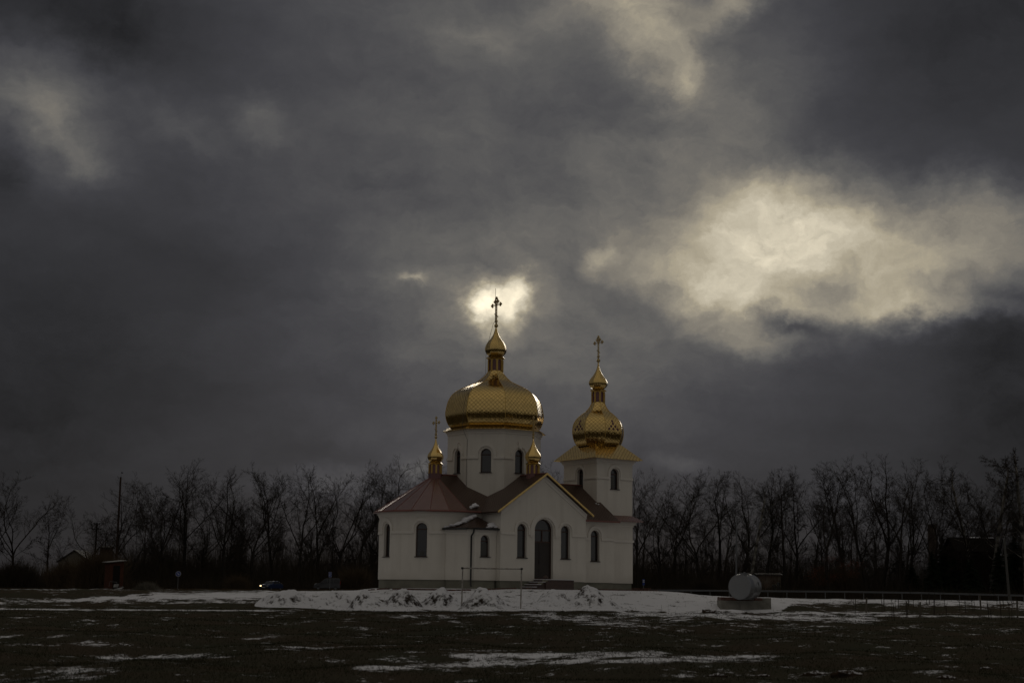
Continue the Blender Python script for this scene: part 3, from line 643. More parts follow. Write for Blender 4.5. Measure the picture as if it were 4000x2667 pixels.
for p_ in ([(AX, 0, RIDGE + .01), (-2.4, 0, RIDGE + .01)], [(CU, -2.4, RIDGE + .01), (CU, y0, RIDGE + .01)], [(2.4, 0, zn), (NE, 0, zn)]): m = MB(); m.tube(p_, .045, 6); cb(m, 'ridge_cap', M['roof_trim'])
# --- drum
def octa(r, c=(0, 0), rot=22.5): return [(c[0] + r * math.cos(R(rot + 45 * i)), c[1] + r * math.sin(R(rot + 45 * i))) for i in range(8)]
DR = 2.88; DA = DR * math.cos(R(22.5))
m = MB(); m.prism(octa(DR), 5.9, 11.1)
dm = MB()
for i in range(8):
    f_ = Face((DA * math.cos(R(45 * i)), DA * math.sin(R(45 * i))), R(45 * i)); window('d', f_, 0, .64, 8.48, 9.88)
    hl = DR * math.sin(R(22.5)); arcband(dm, f_, 0, 9.56, .46, .62, 9.28, .065); hband(dm, f_, -hl, -.62, 9.28, 9.43, .065); hband(dm, f_, .62, hl, 9.28, 9.43, .065)
    if i % 2 == 0: extr(dm, f_.P, [(-.08, 9.92), (.08, 9.92), (.16, 10.3), (-.16, 10.3)], -.02, .10)
dm.prism(octa(DR + .05), 10.78, 10.9); dm.prism(octa(DR + .11), 10.903, 11.1)
boolean(m, 'drum_wall', cutters['d'], M['wall']); cb(dm, 'moulding', M['trim'])
# --- domes
def spl(P, n):     # smooth profile through (radius, z)
    out = []
    for i in range(len(P) - 1):
        p0 = P[max(i - 1, 0)]; p1 = P[i]; p2 = P[i + 1]; p3 = P[min(i + 2, len(P) - 1)]
        for k in range(n):
            t = k / n; out.append(tuple(.5 * (2 * p1[j] + (p2[j] - p0[j]) * t + (2 * p0[j] - 5 * p1[j] + 4 * p2[j] - p3[j]) * t * t + (3 * p1[j] - p0[j] - 3 * p2[j] + p3[j]) * t ** 3) for j in (0, 1)))
    return out + [P[-1]]
def dome(profile, c, name, material, parent=church, sides=8, n=6, seg=1, rot=22.5):
    pr = spl(profile, n); m = MB(); S = [0]
    for i in range(1, len(pr)): S.append(S[-1] + math.dist(pr[i], pr[i - 1]))
    for k in range(sides):
        a0 = R(rot + 360 / sides * k); a1 = R(rot + 360 / sides * (k + 1)); hs = math.sin((a1 - a0) / 2)
        vs = []; uv = []
        for i, (r, z) in enumerate(pr):
            vs += [(c[0] + r * math.cos(a0), c[1] + r * math.sin(a0), z), (c[0] + r * math.cos(a1), c[1] + r * math.sin(a1), z)]; uv += [(-r * hs + 7.31 * k, S[i]), (r * hs + 7.31 * k, S[i])]
        fs = [(2 * i, 2 * i + 1, 2 * i + 3, 2 * i + 2) for i in range(len(pr) - 1)]
        m.add(vs, fs, [[uv[j] for j in f] for f in fs], True)
    return cb(m, name, material, parent)
def ribs(profile, c, parent, r=.018, rot=22.5, top=None):
    pr = spl(profile, 5); m = MB()
    for k in range(8):
        a = R(rot + 45 * k); m.tube([(c[0] + q * math.cos(a), c[1] + q * math.sin(a), z) for q, z in pr], r, 5)
    cb(m, 'dome_rib', M['gold_post'], parent)
def skirt(c, r0, z0, r1, z1, parent=church, name='dome_skirt', sq=None):
    m = MB()
    a = octa(r0, c) if not sq else [(c[0] - sq[0], c[1] - sq[1]), (c[0] + sq[0], c[1] - sq[1]), (c[0] + sq[0], c[1] + sq[1]), (c[0] - sq[0], c[1] + sq[1])]
    b = octa(r1, c) if not sq else [(c[0] - r1, c[1] - r1), (c[0] + r1, c[1] - r1), (c[0] + r1, c[1] + r1), (c[0] - r1, c[1] + r1)]
    n = len(a)
    for i in range(n): m.slab([(*a[i], z0), (*a[(i + 1) % n], z0), (*b[(i + 1) % n], z1), (*b[i], z1)], .04)
    return cb(m, name, M['gold'], parent)
BIG = [(2.70, 11.28), (2.86, 11.45), (3.00, 11.78), (3.05, 12.10), (3.02, 12.40), (2.89, 12.90), (2.63, 13.32), (2.16, 13.66), (1.60, 13.92), (1.13, 14.15), (.82, 14.39), (.58, 14.63), (.44, 14.86)]
bd = dome(BIG, (0, 0), 'main_dome', M['gold']); ribs(BIG, (0, 0), bd)
skirt((0, 0), 3.20, 11.06, 2.68, 11.34)
TD = [(1.34, 10.72), (1.52, 10.95), (1.64, 11.27), (1.69, 11.66), (1.63, 12.10), (1.42, 12.46), (1.10, 12.75), (.80, 12.98), (.57, 13.26), (.42, 13.57)]
td = dome(TD, tc_, 'tower_dome', M['gold']); ribs(TD, tc_, td)
skirt(tc_, 0, 9.86, 1.06, 10.84, name='tower_cap_roof', sq=(TH + .47, TW + .47))
# five-tile crosses on alternate facets of the tower dome
prT = spl(TD, 6)
def prof_at(pr, z):
    for i in range(len(pr) - 1):
        if pr[i][1] <= z <= pr[i + 1][1]: return pr[i][0] + (pr[i + 1][0] - pr[i][0]) * (z - pr[i][1]) / (pr[i + 1][1] - pr[i][1])
    return pr[-1][0]
for k in range(0, 8, 2):
    a = R(45 * k + 0); m = MB()
    for du, dz in ((0, .17), (0, -.17), (-.17, 0), (.17, 0), (0, 0)):
        if (du, dz) == (0, 0): continue
        pts_ = []
        for (x_, z_) in ((du, dz - .1), (du + .1, dz), (du, dz + .1), (du - .1, dz)):
            z__ = 11.93 + z_; r_ = prof_at(prT, z__) * math.cos(R(22.5)) + .012; pts_.append((tc_[0] + r_ * math.cos(a) - x_ * math.sin(a), r_ * math.sin(a) + x_ * math.cos(a), z__))
        m.add(pts_, [(0, 1, 2, 3)])
    for (du, dz) in ((0, .0),):
        pass
    for (du, dz) in ((-.34, -.17), (.34, -.17), (0, .34)):
        if du == 0 or True:
            pts_ = []
            for (x_, z_) in ((du, dz - .1), (du + .1, dz), (du, dz + .1), (du - .1, dz)):
                z__ = 11.93 + z_; r_ = prof_at(prT, z__) * math.cos(R(22.5)) + .012; pts_.append((tc_[0] + r_ * math.cos(a) - x_ * math.sin(a), r_ * math.sin(a) + x_ * math.cos(a), z__))
            m.add(pts_, [(0, 1, 2, 3)])
    cb(m, 'tile_emblem', M['emblem'], td)
def lantern(c, r, z0, z1):
    m = MB(); m.prism(octa(r * .86, c), z0 - .1, z1); lt = cb(m, 'lantern', M['violet'])
    ap = r * math.cos(R(22.5)); hw = r * math.sin(R(22.5)); H = z1 - z0
    g = MB()
    for i in range(8):
        f_ = Face((c[0] + ap * math.cos(R(45 * i)), c[1] + ap * math.sin(R(45 * i))), R(45 * i)); iw = hw * .62
        inner = [(iw, z0)] + [(iw * math.cos(math.pi * j / 8), z1 - H * .14 - iw + iw * math.sin(math.pi * j / 8)) for j in range(9)] + [(-iw, z0)]
        outer = [(hw, z0)] + [(hw, z1 - H * .14 - iw)] * 2 + [(hw, z1 - .001)] * 2 + [(0, z1 - .001)] + [(-hw, z1 - .001)] * 2 + [(-hw, z1 - H * .14 - iw)] * 2 + [(-hw, z0)]
        strip(g, f_.P, inner, outer, -.03, 0)
        a = R(22.5 + 45 * i); g.box((c[0] + r * math.cos(a), c[1] + r * math.sin(a), (z0 + z1) / 2 - H * .08), (r * .13, r * .13, H * .84), a)
    cb(g, 'lantern_arcade', M['gold_post'], lt)
    return lt
def onion(c, P, parent=church, tile='gold_small', name='onion_dome'):
    o = dome(P, c, name, M[tile], parent, n=5); return o
lantern((0, 0), .46, 14.84, 15.68)
skirt((0, 0), .60, 15.64, .42, 15.80, name='lantern_skirt')
onion((0, 0), [(.42, 15.76), (.60, 15.94), (.68, 16.17), (.61, 16.46), (.46, 16.70), (.30, 16.90), (.18, 17.12), (.10, 17.36), (.045, 17.56)])
lantern(tc_, .43, 13.55, 14.36); skirt(tc_, .55, 14.33, .38, 14.46, name='lantern_skirt')
onion(tc_, [(.36, 14.44), (.53, 14.58), (.63, 14.80), (.54, 15.05), (.38, 15.26), (.24, 15.47), (.13, 15.70), (.06, 15.96), (.045, 16.18)])
SM = [(.30, 9.03), (.42, 9.17), (.485, 9.36), (.42, 9.55), (.29, 9.73), (.18, 9.92), (.09, 10.14), (.05, 10.3), (.03, 10.44)]
for c in ((AX, 0), (CU, -3.95)):
    m = MB(); m.prism(octa(.40, c), 7.75, 8.38); cb(m, 'cupola_base', M['purple_sheet'])
    lantern(c, .38, 8.38, 8.98); skirt(c, .46, 8.95, .32, 9.06, name='lantern_skirt'); onion(c, SM, tile='gold_plain', name='small_onion_dome')
# --- crosses: thick openwork bars with round bosses, lying along local y
def cross(c, z0, H, ball_r, zb, s=1.0):
    m = MB(); m.ball((c[0], c[1], zb), ball_r, 8); cb(m, 'finial_ball', M['cross'])
    m = MB(); t = .045 * s; x, y = c
    for dx in (-1, 1):
        for dy in (-1, 1): m.box((x + dx * t * .6, y + dy * t * .75, z0 + H * .42), (.025 * s, .025 * s, H * .84))
    for i in range(7): m.box((x, y, z0 + H * (.12 + .1 * i)), (.06 * s, .08 * s, .025 * s))
    za = z0 + H * .70; aw = H * .24
    for dz in (-1, 1): m.box((x, y, za + dz * .035 * s), (.05 * s, 2 * aw, .025 * s))
    def trefoil(yc, zc, ay, az_):
        b = .072 * s
        m.ball((x, yc + ay * b * 1.1, zc + az_ * b * 1.1), b * .95, 5, 1.0); m.ball((x, yc + az_ * b * 1.05, zc + ay * b * 1.05), b * .85, 5); m.ball((x, yc - az_ * b * 1.05, zc - ay * b * 1.05), b * .85, 5); m.ball((x, yc, zc), b * .8, 5)
    trefoil(y - aw, za, -1, 0); trefoil(y + aw, za, 1, 0); trefoil(y, z0 + H * .92, 0, 1)
    trefoil(y - .13 * s, z0 + H * .82, -1, 0) if s > .8 else None; trefoil(y + .13 * s, z0 + H * .82, 1, 0) if s > .8 else None
    m.ball((x, y, za), .075 * s, 6); m.ball((x, y, z0 + H * .84), .06 * s, 6)
    m.box((x, y, z0 + H * .33), (.05 * s, H * .24, .05 * s), M=Matrix.Rotation(R(32), 4, 'X'))
    for dy in (-1, 0, 1): m.ball((x, y + dy * .085 * s, z0 + H * .12 - abs(dy) * .0), .06 * s, 5)
    m.ball((x, y, z0 + H * .05), .05 * s, 5)
    return cb(m, 'cross', M['cross'])
cross((0, 0), 17.74, 1.76, .125, 17.67)
cross(tc_, 16.37, 1.55, .125, 16.29, .92)
for c in ((AX, 0), (CU, -3.95)): cross(c, 10.55, 1.20, .085, 10.52, .8)
# --- lightning rod and its wire down the dome and drum
m = MB(); x_, y_ = -.10, -.02
m.tube([(x_, y_, 20.0), (x_, y_, 17.9)], .012, 5); m.tube([(x_, y_, 17.95), (-.26, -.05, 17.75), (-.75, -.12, 16.2), (-.82, -.15, 15.7), (-.85, -.2, 14.6), (-1.7, -.45, 13.95), (-2.75, -.95, 13.0), (-2.95, -1.0, 12.2), (-3.0, -1.05, 11.5), (-3.1, -1.15, 11.1), (-2.67, -1.05, 10.4), (-2.72, -1.08, 8.5), (-2.69, -1.07, 7.2), (-2.72, -1.08, 6.6)], .012, 4)
cb(m, 'lightning_rod', M['cable'])
m = MB(); fc = Face((AX, 0), R(270), AR); P_ = fc.P
random.seed(3); pth = [P_(-.85 + .10 * math.sin(z * 2.1) + .04 * math.sin(z * 5), z, .03) for z in [4.7 - .1 * i for i in range(27)]]
m.tube(pth, .012, 4); cb(m, 'wall_cable', M['cable'])
# --- portal steps
m = MB(); xs0, xs1 = CU - .75, CU + 1.22
m.bb(xs0, xs1, -VG - 1.25, -VG - .052, .9, 2.26)
for i in range(3): m.bb(xs0 - .30 * (i + 1), xs0 - .30 * i, -VG - 1.15 - .0, -VG - .055, .9, 2.26 - .14 * (i + 1))
st = cb(m, 'steps', M['granite'])
m = MB()
for i in range(4): m.bb(xs0 - .30 * i - .04, (xs1 + .02) if i == 0 else xs0 - .30 * (i - 1) - .045, -VG - 1.28, -VG - .056, 2.262 - .14 * i, 2.29 - .14 * i)
cb(m, 'step_tread', M['snow'], st)
m = MB()
for i in range(2): m.bb(xs0 - .30 * (i + 1) + .04, xs0 - .30 * i - .005 + .1, -VG - 1.262, -VG - 1.24, 2.26 - .14 * (i + 1) + .035, 2.26 - .14 * i - .01)
cb(m, 'step_face', M['stepside'], st)
# --- paved edge round the plinth
def lump(name, c, size, material, seed, n=10, rz=0, amp=.35, parent=None, **k):
    rs = random.Random(seed); m = MB(); m.ball((0, 0, 0), 1, n)
    vs = []
    for v in m.v:
        p = Vector(v); f = 1 + amp * mnoise.noise(p * 2.1 + Vector((seed * 3.7, 0, 0))) + amp * .5 * mnoise.noise(p * 5 + Vector((seed, 5, 0)))
        vs.append((p.x * size[0] * f, p.y * size[1] * f, p.z * size[2] * f))
    m.v = vs; o = m.build(name, material, parent); o.location = c; o.rotation_euler = (0, 0, rz); return tag(o, **k)
def cw(u, v, z):  # church plan point to world
    return Vector((-.985 + u * math.cos(PHI) + v * math.sin(PHI), 93 + u * math.sin(PHI) - v * math.cos(PHI), z))

# ------------------------------------------------------------------ snow lying on the roofs, bits in the churchyard
def zan(x, y): return 5.06
snow_k = 0
def snowpatch(pts, thick, name, seed, **k):   # ribbon of lumpy snow along a line of church-plan points (u, v, z, halfwidth)
    m = MB(); rs = random.Random(seed)
    for i in range(len(pts) - 1):
        for t in (0, .25, .5, .75):
            a, b = pts[i], pts[i + 1]; p = [a[j] + (b[j] - a[j]) * t for j in range(4)]
            m.ball((p[0] + rs.uniform(-.06, .06), -p[1] + rs.uniform(-.06, .06), p[2] + rs.uniform(-.01, .02)), p[3] * rs.uniform(.7, 1.2), 6, thick / p[3] * rs.uniform(.7, 1.3))
    m.v = [tuple(Vector(v) + .05 * mnoise.noise_vector(Vector(v) * 5 + Vector((seed, 0, 0)))) for v in m.v]
    m.v = [(v[0] * math.cos(PHI) - v[1] * math.sin(PHI) - .985, v[0] * math.sin(PHI) + v[1] * math.cos(PHI) + 93, v[2]) for v in m.v]
    c = Vector(m.v[0]); m.v = [tuple(Vector(v) - c) for v in m.v]
    o = m.build(name, M['snow']); o.location = c; return tag(o, **k)
snowpatch([(-5.35, 3.15, 5.12, .10), (-5.1, 3.5, 5.22, .2), (-4.5, 3.6, 5.45, .22), (-3.9, 3.4, 5.72, .2), (-3.55, 3.25, 5.9, .22)], .08, 'roof_snow', 1, label='long bank of snow on the left slope of the small annex roof', cat='snow')
snowpatch([(-3.75, 4.85, 5.10, .1), (-3.3, 4.6, 5.2, .2), (-3.1, 4.4, 5.28, .22), (-3.12, 4.75, 5.12, .2)], .09, 'roof_snow', 2, label='snow heap at the right end of the small annex roof by the gable wall', cat='snow')
snowpatch([(-3.75, 3.25, 6.30, .1), (-3.4, 3.15, 6.38, .16), (-3.3, 2.9, 6.55, .1)], .09, 'roof_snow', 3, label='small clump of snow in the roof valley above the annex', cat='snow')
snowpatch([(6.3, 1.95, 7.02, .05), (6.45, 2.1, 6.92, .05)], .03, 'roof_snow', 4, label='thin streak of snow on the nave roof against the bell tower', cat='snow')
m = MB(); m.ball((0, 0, .09), .17, 10, .55); m.ball((0, 0, .17), .1, 8, .5)
o = m.build('stone_pot', M['granite']); o.location = cw(-.15, 5.55, 2.30); tag(o, 'squat dark brown pot on the top step in front of the church door', 'pot')
# paved strip: red bricks edging the churchyard
m = MB(); rs = random.Random(4)
def edging(poly):
    for i in range(len(poly) - 1):
        a = Vector(poly[i]); b = Vector(poly[i + 1]); n = int((b - a).length / .26)
        for k in range(n):
            if rs.random() < .12: continue
            q = a.lerp(b, (k + .5) / n); p = cw(q.x, q.y, 0); z = gz(p.x, p.y)
            d = cw(b.x, b.y, 0) - cw(a.x, a.y, 0); m.box((p.x, p.y, z + .02), (.25, .10, .11), math.atan2(d.y, d.x) + rs.uniform(-.05, .05))
for k_, (lab, poly) in enumerate((('brick edging curving through the snow round the apse and annex', [(-8.2, -.5), (-8.0, 1.8), (-7.2, 3.4), (-6.3, 5.2), (-3.9, 6.1), (-1.9, 6.6)]), ('brick edging in the snow right of the portal steps', [(1.5, 6.5), (4.1, 6.4), (4.1, 4.4), (7.4, 4.3)]), ('brick edging round the foot of the bell tower', [(8.6, 3.0), (10.4, 3.0), (10.6, -.5)]))):
    m = MB(); edging(poly); tag(m.build('brick_edging', M['rust']), 'low red-brown ' + lab, 'edging', 'brick edgings round the church')
m = MB()
for i in range(26): m.box((rs.uniform(-.5, .5), rs.uniform(-.3, .3), rs.uniform(.02, .16)), (.25, .12, .07), rs.uniform(0, 3))
o = m.build('brick_pile', M['rust']); p = cw(9.9, 1.4, 0); o.location = (p.x + .3, p.y - .6, gz(p.x, p.y)); tag(o, 'small pile of red-brown bricks at the right corner of the church', 'bricks')
# ------------------------------------------------------------------ football goal
gl = ground_hit(1803, 2383); gr_ = Vector((gl.x + 2.86, gl.y + .15, 0)); gr_.z = gz(gr_.x, gr_.y)
goal = empty('football_goal', gl, label='small rusty white pipe football goal without a net', cat='goal')
for nm, q in (('goal_post', gl), ('goal_post', gr_)):
    m = MB(); d = q - gl; m.tube([(d.x, d.y, d.z - .1), (d.x + .02, d.y, 2.02 + (0 if q is gl else .0))], .034, 8); m.build(nm, M['white_paint'], goal)
m = MB(); m.tube([(-.02, 0, 2.02), (gr_.x - gl.x + .06, gr_.y - gl.y, 2.02)], .034, 8); m.build('crossbar', M['white_paint'], goal)
for k in (0, 1):
    m = MB(); dx = (gr_.x - gl.x + .03) * k; m.box((dx, 0, 2.02), (.11, .09, .10)); m.build('bar_joint', M['black'], goal)
# ------------------------------------------------------------------ snow-dusted heaps of earth
HEAPS = [ # px of the top, py of the top, half-width px, base py, words
 (1128, 2309, 100, 2374, 'leftmost snowy earth heap of the row, with a long low left flank'),
 (1305, 2309, 85, 2377, 'snowy earth heap, second from the left in the row'),
 (1437, 2310, 62, 2378, 'narrow snowy earth heap, third from the left in the row'),
 (1570, 2304, 72, 2381, 'tall snowy earth heap, fourth from the left in the row'),
 (1722, 2303, 72, 2383, 'snowy earth heap just left of the football goal'),
 (1895, 2301, 88, 2384, 'broad snowy earth heap inside the football goal'),
 (2160, 2309, 66, 2381, 'smaller snowy earth heap right of the football goal'),
 (2318, 2301, 95, 2383, 'rightmost and broadest snowy earth heap below the church corner')]
def heap(i, px, ptop, hw, pbase, lab, mt_='heap', dark=0):
    b = ground_hit(px, pbase); Yc = b.y + 1.5; sc_ = F / Yc; rx = hw * 1.32 / sc_; ry = 1.45
    top = at(px, ptop, Yc); rs = random.Random(i); n = 64; V_ = []; Fc = []
    cx, cy = top.x, Yc
    zt = top.z
    sx = rs.uniform(-.15, .15)
    for a in range(n + 1):
        for k in range(n + 1):
            x = -1.5 + 3 * a / n; y = -1.5 + 3 * k / n; r = math.hypot(x - sx * 0, y)
            x_ = x - .22 * math.sin(i * 2.3) * max(0, 1 - r); f = max(0., 1 - math.hypot(x_, y * 1.0) * (1 + .22 * mnoise.noise(Vector((x * 1.4 + i * 5, y * 1.4, 3))))); prof = f * f * (3 - 2 * f) * .80 + .20 * min(1, f * 1.6)
            prof = prof * 1.0 + (.10 * (1 + mnoise.noise(Vector((x * 1.6 + i * 9, y * 1.6, 0)))) * math.exp(-r * r * 1.2) if r < 1.5 else 0) * min(1, f * 3)
            X = cx + x * rx; Y_ = cy + y * ry; g = gz(X, Y_)
            z = g + (zt - gz(cx, cy)) * min(prof, 1.08) + (.13 * mnoise.noise(Vector((X * 2.0, Y_ * 2.0, i))) + .06 * mnoise.noise(Vector((X * 6, Y_ * 6, i))) + .04 * mnoise.noise(Vector((X * 16, Y_ * 16, i)))) * min(1, f * 4) - .03 * (r > .97) - (.1 if r > 1.2 else 0)
            V_.append((X - cx, Y_ - cy, z - g * 0 - gz(cx, cy)))
    for a in range(n):
        for k in range(n): Fc.append((a * (n + 1) + k, (a + 1) * (n + 1) + k, (a + 1) * (n + 1) + k + 1, a * (n + 1) + k + 1))
    o = np_mesh('earth_heap', V_, Fc, M[mt_], smooth=True); o.location = (cx, cy, gz(cx, cy))
    return tag(o, lab, 'earth heap', 'snow-dusted earth heaps in front of the church')
for i, h_ in enumerate(HEAPS): heap(i, *h_)
p = ground_hit(2772, 2392)
o = lump('earth_heap', (p.x, p.y, p.z - .05), (.42, .4, .22), M['heap_dark'], 31, 12, label='little brown clod heap in front of the concrete block', cat='earth heap')
o = lump('earth_heap', (p.x + .9, p.y + .1, p.z - .12), (1.0, .7, .26), M['heap'], 33, 14, label='low snowy hump touching the left end of the concrete block', cat='earth heap')
for i, (px, py, s_) in enumerate(((2800, 2641, .16), (2980, 2640, .13), (3180, 2636, .2), (3310, 2640, .30), (3700, 2648, .16), (3850, 2612, .12))):
    p = ground_hit(px, py); lump('mud_clod', (p.x, p.y, p.z - .01), (s_, s_ * .7, s_ * .36), M['heap_dark'], 40 + i, 10, amp=.6,
        label=('small dark mud clod at the near edge of the field, leftmost of the row', 'small dark mud clod, second from the left in the near row', 'dark mud clod left of the largest one', 'largest dark mud clod at the near edge of the field', 'small dark mud clod near the right corner of the field', 'dark mud clod beside a snow patch, farthest right in the field')[i], cat='mud clod', group='mud clods on the field')
# ------------------------------------------------------------------ tank on its concrete block
tb = ground_hit(2905, 2381); Yt = tb.y; s_ = Yt / F
bl = at(2815, 2375, Yt); br_ = at(3013, 2383, Yt); W_ = br_.x - bl.x; zt = at(2900, 2332, Yt).z; zb = gz(tb.x, Yt) - .15
blk = empty('concrete_block', (bl.x + W_ / 2, Yt + .7, gz(tb.x, Yt)), label='weathered concrete foundation block under the grey tank', cat='concrete block')
z0 = blk.location.z; hz = zt - z0
def cblock(x0, x1, y0, y1, za, zb_, mt_, nm, sub=10):
    bm = bmesh.new(); bmesh.ops.create_cube(bm, size=1); bmesh.ops.subdivide_edges(bm, edges=bm.edges, cuts=sub, use_grid_fill=True)
    for v in bm.verts:
        e = sum(abs(abs(q) - .5) < 1e-4 for q in v.co); v.co = Vector((x0 + (x1 - x0) * (v.co.x + .5), y0 + (y1 - y0) * (v.co.y + .5), za + (zb_ - za) * (v.co.z + .5)))
        if e >= 2: v.co += mnoise.noise_vector(v.co * 3.3 + Vector((7, x0, 0))) * .030
        v.co += mnoise.noise_vector(v.co * 6) * .006
    me = bpy.data.meshes.new(nm); bm.to_mesh(me); bm.free(); me.materials.append(mt_); o = bpy.data.objects.new(nm, me); C.objects.link(o); o.parent = blk; return o
w2 = W_ / 2
cblock(-w2, -.30, -.7, .7, -.5, hz - .17, M['block'], 'lower_slab'); cblock(-.29, w2 * .66, -.71, .7, -.3, hz - .165, M['block'], 'lower_slab'); cblock(w2 * .67, w2, -.66, .7, -.3, hz - .02, M['block'], 'end_slab')
cblock(-w2 + .02, -.44, -.69, .69, hz - .165, hz, M['rust'], 'top_slab', 6); cblock(.42, w2 * .66, -.69, .69, hz - .16, hz - .02, M['rust'], 'top_slab', 6); cblock(-.44, .42, -.3, .69, hz - .165, hz - .10, M['rust'], 'saddle', 6)
# tank: its axis runs back to the right
tk_c = at(2889, 2291, Yt - .70); rt = 48.5 * (Yt - .7) / F; ta = R(53)
tk = empty('storage_tank', (tk_c.x, tk_c.y, tk_c.z - rt), label='grey horizontal cylindrical tank lying on the concrete block', cat='tank')
ax = Vector((math.cos(ta), math.sin(ta), 0)); sx_ = Vector((-ax.y, ax.x, 0)); up = Vector((0, 0, 1)); Ln = 1.15; cen = Vector((0, 0, rt))
def tring(d, r, n=56): return [tuple(cen + ax * d + (sx_ * math.cos(2 * math.pi * k / n) + up * math.sin(2 * math.pi * k / n)) * r) for k in range(n)]
m = MB(); rr = [tring(0, rt), tring(.02, rt + .004), tring(.04, rt), tring(Ln * .36, rt), tring(Ln * .36 + .012, rt - .006), tring(Ln * .36 + .024, rt), tring(Ln - .04, rt), tring(Ln - .02, rt + .004), tring(Ln, rt)]
m.rings(rr); n = 56; b = len(m.v); m.add(rr[-1], [tuple(range(n))])
m.sm = [True] * (len(m.sm) - 1) + [False]; m.build('tank_shell', M['tank'], tk)
m = MB(); ed = tring(-.002, rt - .006); m.add(ed, [tuple(range(n))[::-1]]); m.rings([tring(-.014, rt + .002), tring(.016, rt + .008)]); m.build('end_plate', M['tank'], tk)
m = MB(); c0 = cen + ax * Ln * .42 + up * (rt - .06)
m.tube([c0, c0 + up * .12], .17, 20); m.tube([c0 + up * .12, c0 + up * .135], .27, 24); m.tube([c0 + up * .13 + ax * .05, c0 + up * .17 + ax * .05], .05, 10); m.build('manhole', M['tank'], tk)
m = MB(); q = cen + ax * Ln * .62 - sx_ * (rt + .006) + up * .02
m.rings([[tuple(q + ax * .16 * math.cos(t) + up * .26 * math.sin(t) + sx_ * dd) for t in [2 * math.pi * k / 24 for k in range(24)]] for dd in (.03, -.012)]); m.build('side_plate', M['tank'], tk)
# ------------------------------------------------------------------ road signs
def post(px, py, Y, h, r, material, parent=None, name='post'):
    p = at(px, py, Y); m = MB(); m.tube([(0, 0, -.6), (0, 0, h)], r, 8); return m.build(name, material, parent), p
def sign_root(px, py, Y, **k):
    p = at(px, py, Y); return empty('road_sign', (p.x, p.y, min(p.z, gz(p.x, p.y) + .1)), **k), F / Y
Yr = 228
s1, k_ = sign_root(694, 2297, Yr - 14, label='round blue road sign with a white diagonal arrow', cat='road sign')
m = MB(); m.tube([(0, 0, -.4), (.0, 0, 2.05)], .035, 8); m.build('post', M['galv'], s1)
def disc(r, y, n=32): return [(r * math.cos(2 * math.pi * i / n), y, r * math.sin(2 * math.pi * i / n)) for i in range(n)]
m = MB(); m.rings([disc(.36, -.06), disc(.36, -.03)]); m.add(disc(.36, -.06), [tuple(range(32))]); m.add(disc(.36, -.03), [tuple(range(32))[::-1]]); o = m.build('sign_rim', M['sign_white'], s1); o.location.z = 2.05
m = MB(); m.add(disc(.32, -.064), [tuple(range(32))]); o = m.build('sign_face', M['sign_blue'], s1); o.location.z = 2.05
m = MB(); A_ = lambda x, z: (x * math.cos(R(-45)) - z * math.sin(R(-45)), -.068, x * math.sin(R(-45)) + z * math.cos(R(-45)))
m.add([A_(-.22, -.035), A_(.06, -.035), A_(.06, -.11), A_(.23, 0), A_(.06, .11), A_(.06, .035), A_(-.22, .035)], [tuple(range(7))]); o = m.build('arrow', M['sign_white'], s1); o.location.z = 2.05
s2, k_ = sign_root(1288, 2300, Yr, label='blue rectangular road sign with a white U-turn arrow', cat='road sign')
m = MB(); m.tube([(0, 0, -.4), (0, 0, 2.7)], .045, 8); m.build('post', M['galv'], s2)
m = MB(); m.box((0, -.06, 2.30), (.44, .02, .74)); m.build('sign_rim', M['sign_white'], s2)
m = MB(); m.box((0, -.065, 2.30), (.40, .022, .70)); m.build('sign_face', M['sign_blue'], s2)
m = MB(); arc = [(.09 * math.cos(t), -.08, 2.42 + .09 * math.sin(t)) for t in [math.pi * i / 8 for i in range(9)]]
m.tube([(.09, -.08, 2.02)] + arc + [(-.09, -.08, 2.16)], .022, 4); m.add([(-.16, -.08, 2.18), (-.09, -.08, 2.02), (-.02, -.08, 2.18)], [(0, 1, 2)]); m.build('arrow', M['sign_white'], s2)
s3, k_ = sign_root(2514, 2301, 236, label='blue and white bus stop sign on a post right of the church', cat='road sign')
m = MB(); m.tube([(0, 0, -.4), (0, 0, 2.5)], .04, 8); m.build('post', M['galv'], s3)
m = MB(); m.box((0, -.05, 2.0), (.34, .02, .90)); m.build('sign_face', M['sign_blue'], s3)
m = MB(); m.box((0, -.066, 2.23), (.26, .015, .13)); m.box((0, -.066, 2.02), (.26, .015, .12)); m.build('sign_panel', M['sign_white'], s3)
# ------------------------------------------------------------------ cars on the road
def vehicle(loc, rz, prof, wd, roof_in, paint, name, **k):
    """prof: side outline (x forward, z) counter-clockwise; glass and lamps are added by the caller"""
    e = empty(name, loc, rz, **k); m = MB(); n = len(prof)
    ys = [(-wd / 2, 1), (-wd / 2 + .03, 0), (wd / 2 - .03, 0), (wd / 2, 1)]
    belt = .95
    def yy(x, z, s): return s * (wd / 2 - (roof_in * max(0, z - belt)))
    L_ = [(x, yy(x, z, -1), z) for x, z in prof]; R_ = [(x, yy(x, z, 1), z) for x, z in prof]
    m.add(L_ + R_, [tuple(range(n)), tuple(range(n, 2 * n))[::-1]] + [(i, n + i, n + (i + 1) % n, (i + 1) % n) for i in range(n)])
    o = m.build('body', paint, e)
    bv = o.modifiers.new('bevel', 'BEVEL'); bv.width = .035; bv.segments = 2; bv.limit_method = 'ANGLE'; bv.angle_limit = R(20)
    return e, yy
